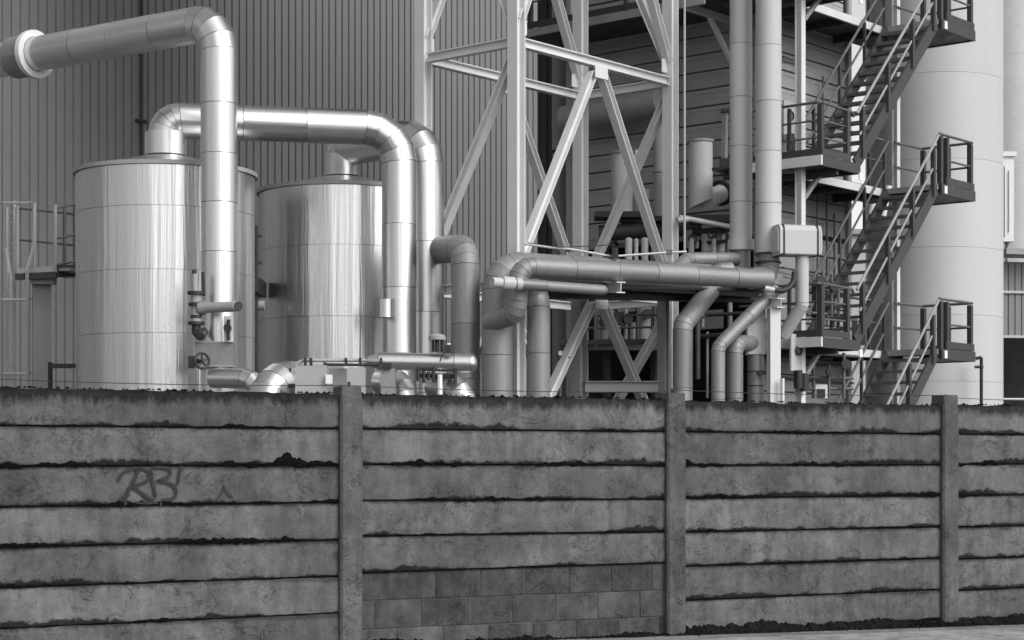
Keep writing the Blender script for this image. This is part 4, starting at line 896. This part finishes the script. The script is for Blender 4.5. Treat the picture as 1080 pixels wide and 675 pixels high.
mesh('pipe_section', M_STEELG, ed, lambda b: b.tube(P(695.5, 182, 40.0), P(695.5, 118, 40.0), .13, 24))
mesh('pipe_section', M_STEELG, ed, lambda b: b.tube(P(695.5, 232, 40.0), P(695.5, 183, 40.0), .13, 24))
mesh('bracket', M_DARK, ed, lambda b: b.box(P(696, 232, 40.0), Vector((.2, 0, 0)), Vector((0, .3, 0)), ZV*.05))
ro = empty('round_stack', Vector((P(590, 0, 46).x, 46, 0)), 'grey round stack in the dark gap behind the tower', 'stack')
mesh('shell', M_STEELG, ro, lambda b: (b.tube(Vector((P(590, 0, 46).x, 46, 0)), P(590, 161, 46), .17, 28)))
mesh('upper_shell', M_STEELG, ro, lambda b: (b.tube(P(590, 159, 46), P(590, -40, 46), .18, 28)))
mesh('joint', M_DARK, ro, lambda b: b.disc(P(590, 160, 46), ZV, .21, .05))
dg = empty('dark_annex', Vector((P(600, 0, 47.5).x, 47.5, 0)), 'black slatted annex wall between the hall and the boarded building', 'building')
cladding(Vector((P(572, 0, 47.2).x, 47.2, 0)), V*-1, -U, 1.9, 0, 15, .19, .04, .05).build('wall', M_DARKCL, dg)
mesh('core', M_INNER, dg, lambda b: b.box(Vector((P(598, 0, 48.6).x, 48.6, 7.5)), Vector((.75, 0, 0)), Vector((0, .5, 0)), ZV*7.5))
hp = empty('header_pipe', P(680, 246, DY-.3), 'dark thick header pipe with stub pipes behind the tower', 'pipe')
mesh('pipe', M_STAIR, hp, lambda b: b.tube(P(632, 246, DY), P(740, 240, DY-.3), .17, 24))
for x_, r_ in ((663, .075), (671, .045), (680, .075), (729, .06), (753, .05)):
    mesh('stub', M_GREYP, hp, lambda b: (b.tube(P(x_, 275, DY-.9), P(x_, 253, DY-.9), r_, 14), b.dome(P(x_, 253, DY-.9), ZV, r_, r_*.7, 14, 4)))
sl_ = empty('sloping_pipe', P(745, 236, 38.3), 'slim sloping pipe right of the tower leg', 'pipe')
mesh('pipe', M_RAILW, sl_, lambda b: b.tube(P(716, 229, 38.0), P(770, 239, 38.6), .055, 14))
mesh('nozzle', M_RAILW, sl_, lambda b: b.tube(P(714, 232, 38.0), P(725, 231, 38.1), .07, 12))
pn = empty('wall_lamp', onA(765, 180), 'narrow dark fitting on the boarded wall left of the tall risers', 'fitting')
mesh('bar', M_STEELG, pn, lambda b: b.bar(onA(764, 168, .2), onA(765, 118, .2), .09, .1))
mesh('box', M_DARK, pn, lambda b: b.box(onA(765, 176, .25), Vector((.11, 0, 0)), Vector((0, .1, 0)), ZV*.17))
mesh('cap', M_DARK, pn, lambda b: b.box(onA(765, 117, .22), Vector((.09, 0, 0)), Vector((0, .08, 0)), ZV*.035))
# clutter in the shadow under the pipe bridge: gantry with rails, pumps and risers
ga = empty('low_gantry', Vector((P(660, 0, 39.4).x, 39.4, 0)), 'shadowed gantry with handrails and valves under the pipe bridge', 'gantry')
mesh('deck', M_STAIR, ga, lambda b: b.box(P(660, 362, 39.4), Vector((1.3, -.4, 0)), Vector((.1, .5, 0)), ZV*.05))
mesh('fascia', M_STEELG, ga, lambda b: b.bar(P(612, 366, 39.6), P(705, 366, 38.6), .05, .13))
for y_ in (345, 332): mesh('rail', M_RAIL, ga, lambda b: b.tube(P(612, y_+1, 39.5), P(705, y_, 38.5), .025, 8))
for x_ in (628, 650, 672, 690): mesh('post', M_RAIL, ga, lambda b: b.bar(P(x_, 366, 39.1), P(x_, 320, 39.1), .05, .05))
for x_, y0, y1, r_ in ((637, 358, 325, .10), (646, 360, 335, .06), (660, 360, 318, .045), (679, 358, 312, .12), (684, 360, 315, .05), (668, 358, 340, .09)):
    mesh('riser', M_STEELG, ga, lambda b: b.tube(P(x_, y0, 39.7), P(x_, y1, 39.7), r_, 14))
for i, (x_, y_) in enumerate(((637, 340), (655, 338), (662, 336), (683, 331))): mesh('valve', M_DARK, ga, lambda b: b.disc(P(x_, y_, 39.5), Vector((.3, -1, 0)).normalized(), .11, .06))
for x_ in (640, 690): mesh('leg', M_STAIR, ga, lambda b: b.bar(Vector((P(x_, 0, 39.6).x, 39.6, 0)), P(x_, 364, 39.6), .12, .12))
mp_ = empty('meter_post', Vector((P(590, 0, 35.6).x, 35.6, 0)), 'thin dark meter post with pale head in the tower foot', 'post')
mesh('post', M_RAIL, mp_, lambda b: b.bar(Vector((P(590, 0, 35.6).x, 35.6, 0)), P(590, 374, 35.6), .06, .06))
mesh('head', M_WHITE, mp_, lambda b: b.box(P(591, 372.5, 35.55), Vector((.035, 0, 0)), Vector((0, .03, 0)), ZV*.04))
mesh('arm', M_RAIL, mp_, lambda b: b.tube(P(590, 377, 35.6), P(604, 377, 35.7), .02, 8))
# instruments on the boarded face beside the stair platforms
for li, (px, py) in enumerate(((840, 362), (832, 125))):
    pn = empty('instrument_panel', onB(px, py, .2), ['instrument board with dial beside the lowest stair platform', 'instrument board with pipe loops beside the middle stair platform'][li], 'panel')
    p = onB(px, py, .25) if li else P(840, 372, 36.9)
    mesh('plate', M_GREYP, pn, lambda b: b.box(p, U*.22, V*.02, ZV*.36))
    mesh('dial', M_DARK, pn, lambda b: torus(b, p-V*.06+ZV*.05, V, .09, .02, 18, 6))
    for dx, dz in ((-.1, -.5), (.12, -.55)): mesh('bottle', M_DARK, pn, lambda b: b.tube(p+U*dx-V*.1+ZV*(dz-.2), p+U*dx-V*.1+ZV*(dz+.15), .085, 14))
cbp = empty('cable_run', onB(870, 230), 'thin cables and conduits crossing the boarded wall behind the stairs', 'cable')
for (x0, y0, x1, y1, r_) in ((826, 282, 890, 300, .02), (826, 292, 888, 309, .015), (826, 60, 846, 66, .03), (868, 80, 868, 160, .02), (872, 200, 872, 345, .025), (880, 225, 880, 345, .025), (862, 205, 862, 340, .02), (826, 398, 900, 404, .025), (848, 385, 895, 385, .03)):
    mesh('conduit', M_RAIL, cbp, lambda b: b.tube(onB(x0, y0, .14), onB(x1, y1, .14), r_, 8))
ub = empty('notice_box', onB(867, 405, .6), 'small pale notice box low behind the stairs', 'box')
mesh('frame', M_WHITE, ub, lambda b: b.box(P(866, 413, 38.2), Vector((.12, 0, 0)), Vector((0, .05, 0)), ZV*.14))
mesh('face', M_DARK, ub, lambda b: b.box(P(866, 415, 38.14), Vector((.08, 0, 0)), Vector((0, .02, 0)), ZV*.09))
vv = empty('curved_pipe', P(925, 225, 43.6), 'white curved pipe behind the middle walkway', 'pipe')
mesh('bend', M_WHITE, vv, lambda b: b.path([P(918, 226, 43.6), P(921, 214, 43.6), P(925, 206, 43.6), P(931, 202, 43.6)], .09, 14))
mesh('straight', M_WHITE, vv, lambda b: b.tube(P(931, 228, 43.6), P(937, 196, 43.6), .08, 14))

# equipment in the open bay
def vpipe(root, px, y0, y1, Y, r, m, name='riser'): return mesh(name, m, root, lambda b: (b.tube(P(px, y0, Y), P(px, y1, Y), r, 16)))
bk = empty('pipe_cluster', P(660, 330, 40.6), 'cluster of slim pipes in the dark bay behind the tower', 'pipes')
for (x_, y0, y1, r_, mm) in ((634, 300, 238, .05, M_STEELG), (641, 310, 250, .03, M_RAIL), (648, 300, 232, .06, M_STEELG), (688, 300, 236, .045, M_STEELG), (703, 330, 236, .04, M_RAIL), (634, 360, 318, .07, M_GREYP), (645, 362, 322, .05, M_STEELG), (653, 362, 316, .035, M_GREYP), (690, 362, 318, .05, M_GREYP)): vpipe(bk, x_, y0, y1, 40.9, r_, mm)
for (x0, y0, x1, y1, r_) in ((630, 262, 700, 254, .045), (630, 330, 705, 325, .04), (630, 285, 690, 279, .03)): mesh('cross_pipe', M_STEELG, bk, lambda b: b.tube(P(x0, y0, 41.2), P(x1, y1, 40.2), r_, 12))
for (x_, y_) in ((641, 268), (648, 258), (688, 262), (645, 340), (653, 332)): mesh('flange', M_DARK, bk, lambda b: b.disc(P(x_, y_, 40.9), ZV, .11, .05))
bk2 = empty('pump_group', P(748, 300, 39.2), 'dark group of small pumps and pipes right of the tower leg', 'pumps')
for (x_, y0, y1, r_, mm) in ((727, 262, 243, .07, M_STEELG), (735, 262, 250, .04, M_GREYP), (745, 266, 247, .11, M_GREYP), (753, 266, 250, .05, M_DARK), (760, 266, 246, .10, M_GREYP), (768, 270, 240, .04, M_STEELG), (741, 345, 318, .04, M_STEELG), (770, 345, 310, .05, M_STEELG), (736, 400, 330, .05, M_RAIL), (746, 420, 350, .03, M_STEELG)): vpipe(bk2, x_, y0, y1, 39.6, r_, mm)
for (x0, y0, x1, y1, r_) in ((724, 246, 772, 241, .06), (724, 258, 772, 254, .04), (730, 333, 790, 330, .04), (730, 356, 765, 353, .05)): mesh('cross_pipe', M_STAIR, bk2, lambda b: b.tube(P(x0, y0, 39.8), P(x1, y1, 39.2), r_, 12))
mesh('panel', M_STEELG, bk2, lambda b: b.box(P(750, 337, 40.4), U*.0+V*.3, U*.02, ZV*.2))
for (x_, y_) in ((731, 252), (751, 247), (764, 250), (741, 330)): mesh('handwheel', M_DARK, bk2, lambda b: torus(b, P(x_, y_, 39.4), Vector((.3, -.95, 0)).normalized(), .09, .022, 16, 6))
# slim rails and pipes beside the lowest platform
bk3 = empty('pipe_stand', G(1.2, 2.0, 0), 'stand of slim dark pipes behind the lowest stair platform', 'pipes')
for (x_, y0, y1) in ((862, 352, 300), (868, 352, 286), (877, 352, 290), (884, 352, 300), (890, 420, 372), (874, 420, 385), (858, 420, 370)): mesh('riser', M_RAIL, bk3, lambda b: b.tube(P(x_, y0, 38.6), P(x_, y1, 38.6), .035, 8))
for (x0, y0, x1, y1) in ((856, 300, 892, 306), (856, 330, 892, 333), (850, 398, 900, 399), (850, 410, 900, 410), (838, 372, 905, 376)): mesh('cross_pipe', M_RAIL, bk3, lambda b: b.tube(P(x0, y0, 38.5), P(x1, y1, 38.8), .03, 8))
for (x_, y_) in ((866, 296), (880, 302), (876, 392), (892, 384)): mesh('valve', M_DARK, bk3, lambda b: b.disc(P(x_, y_, 38.5), Vector((.2, -1, 0)).normalized(), .10, .07))
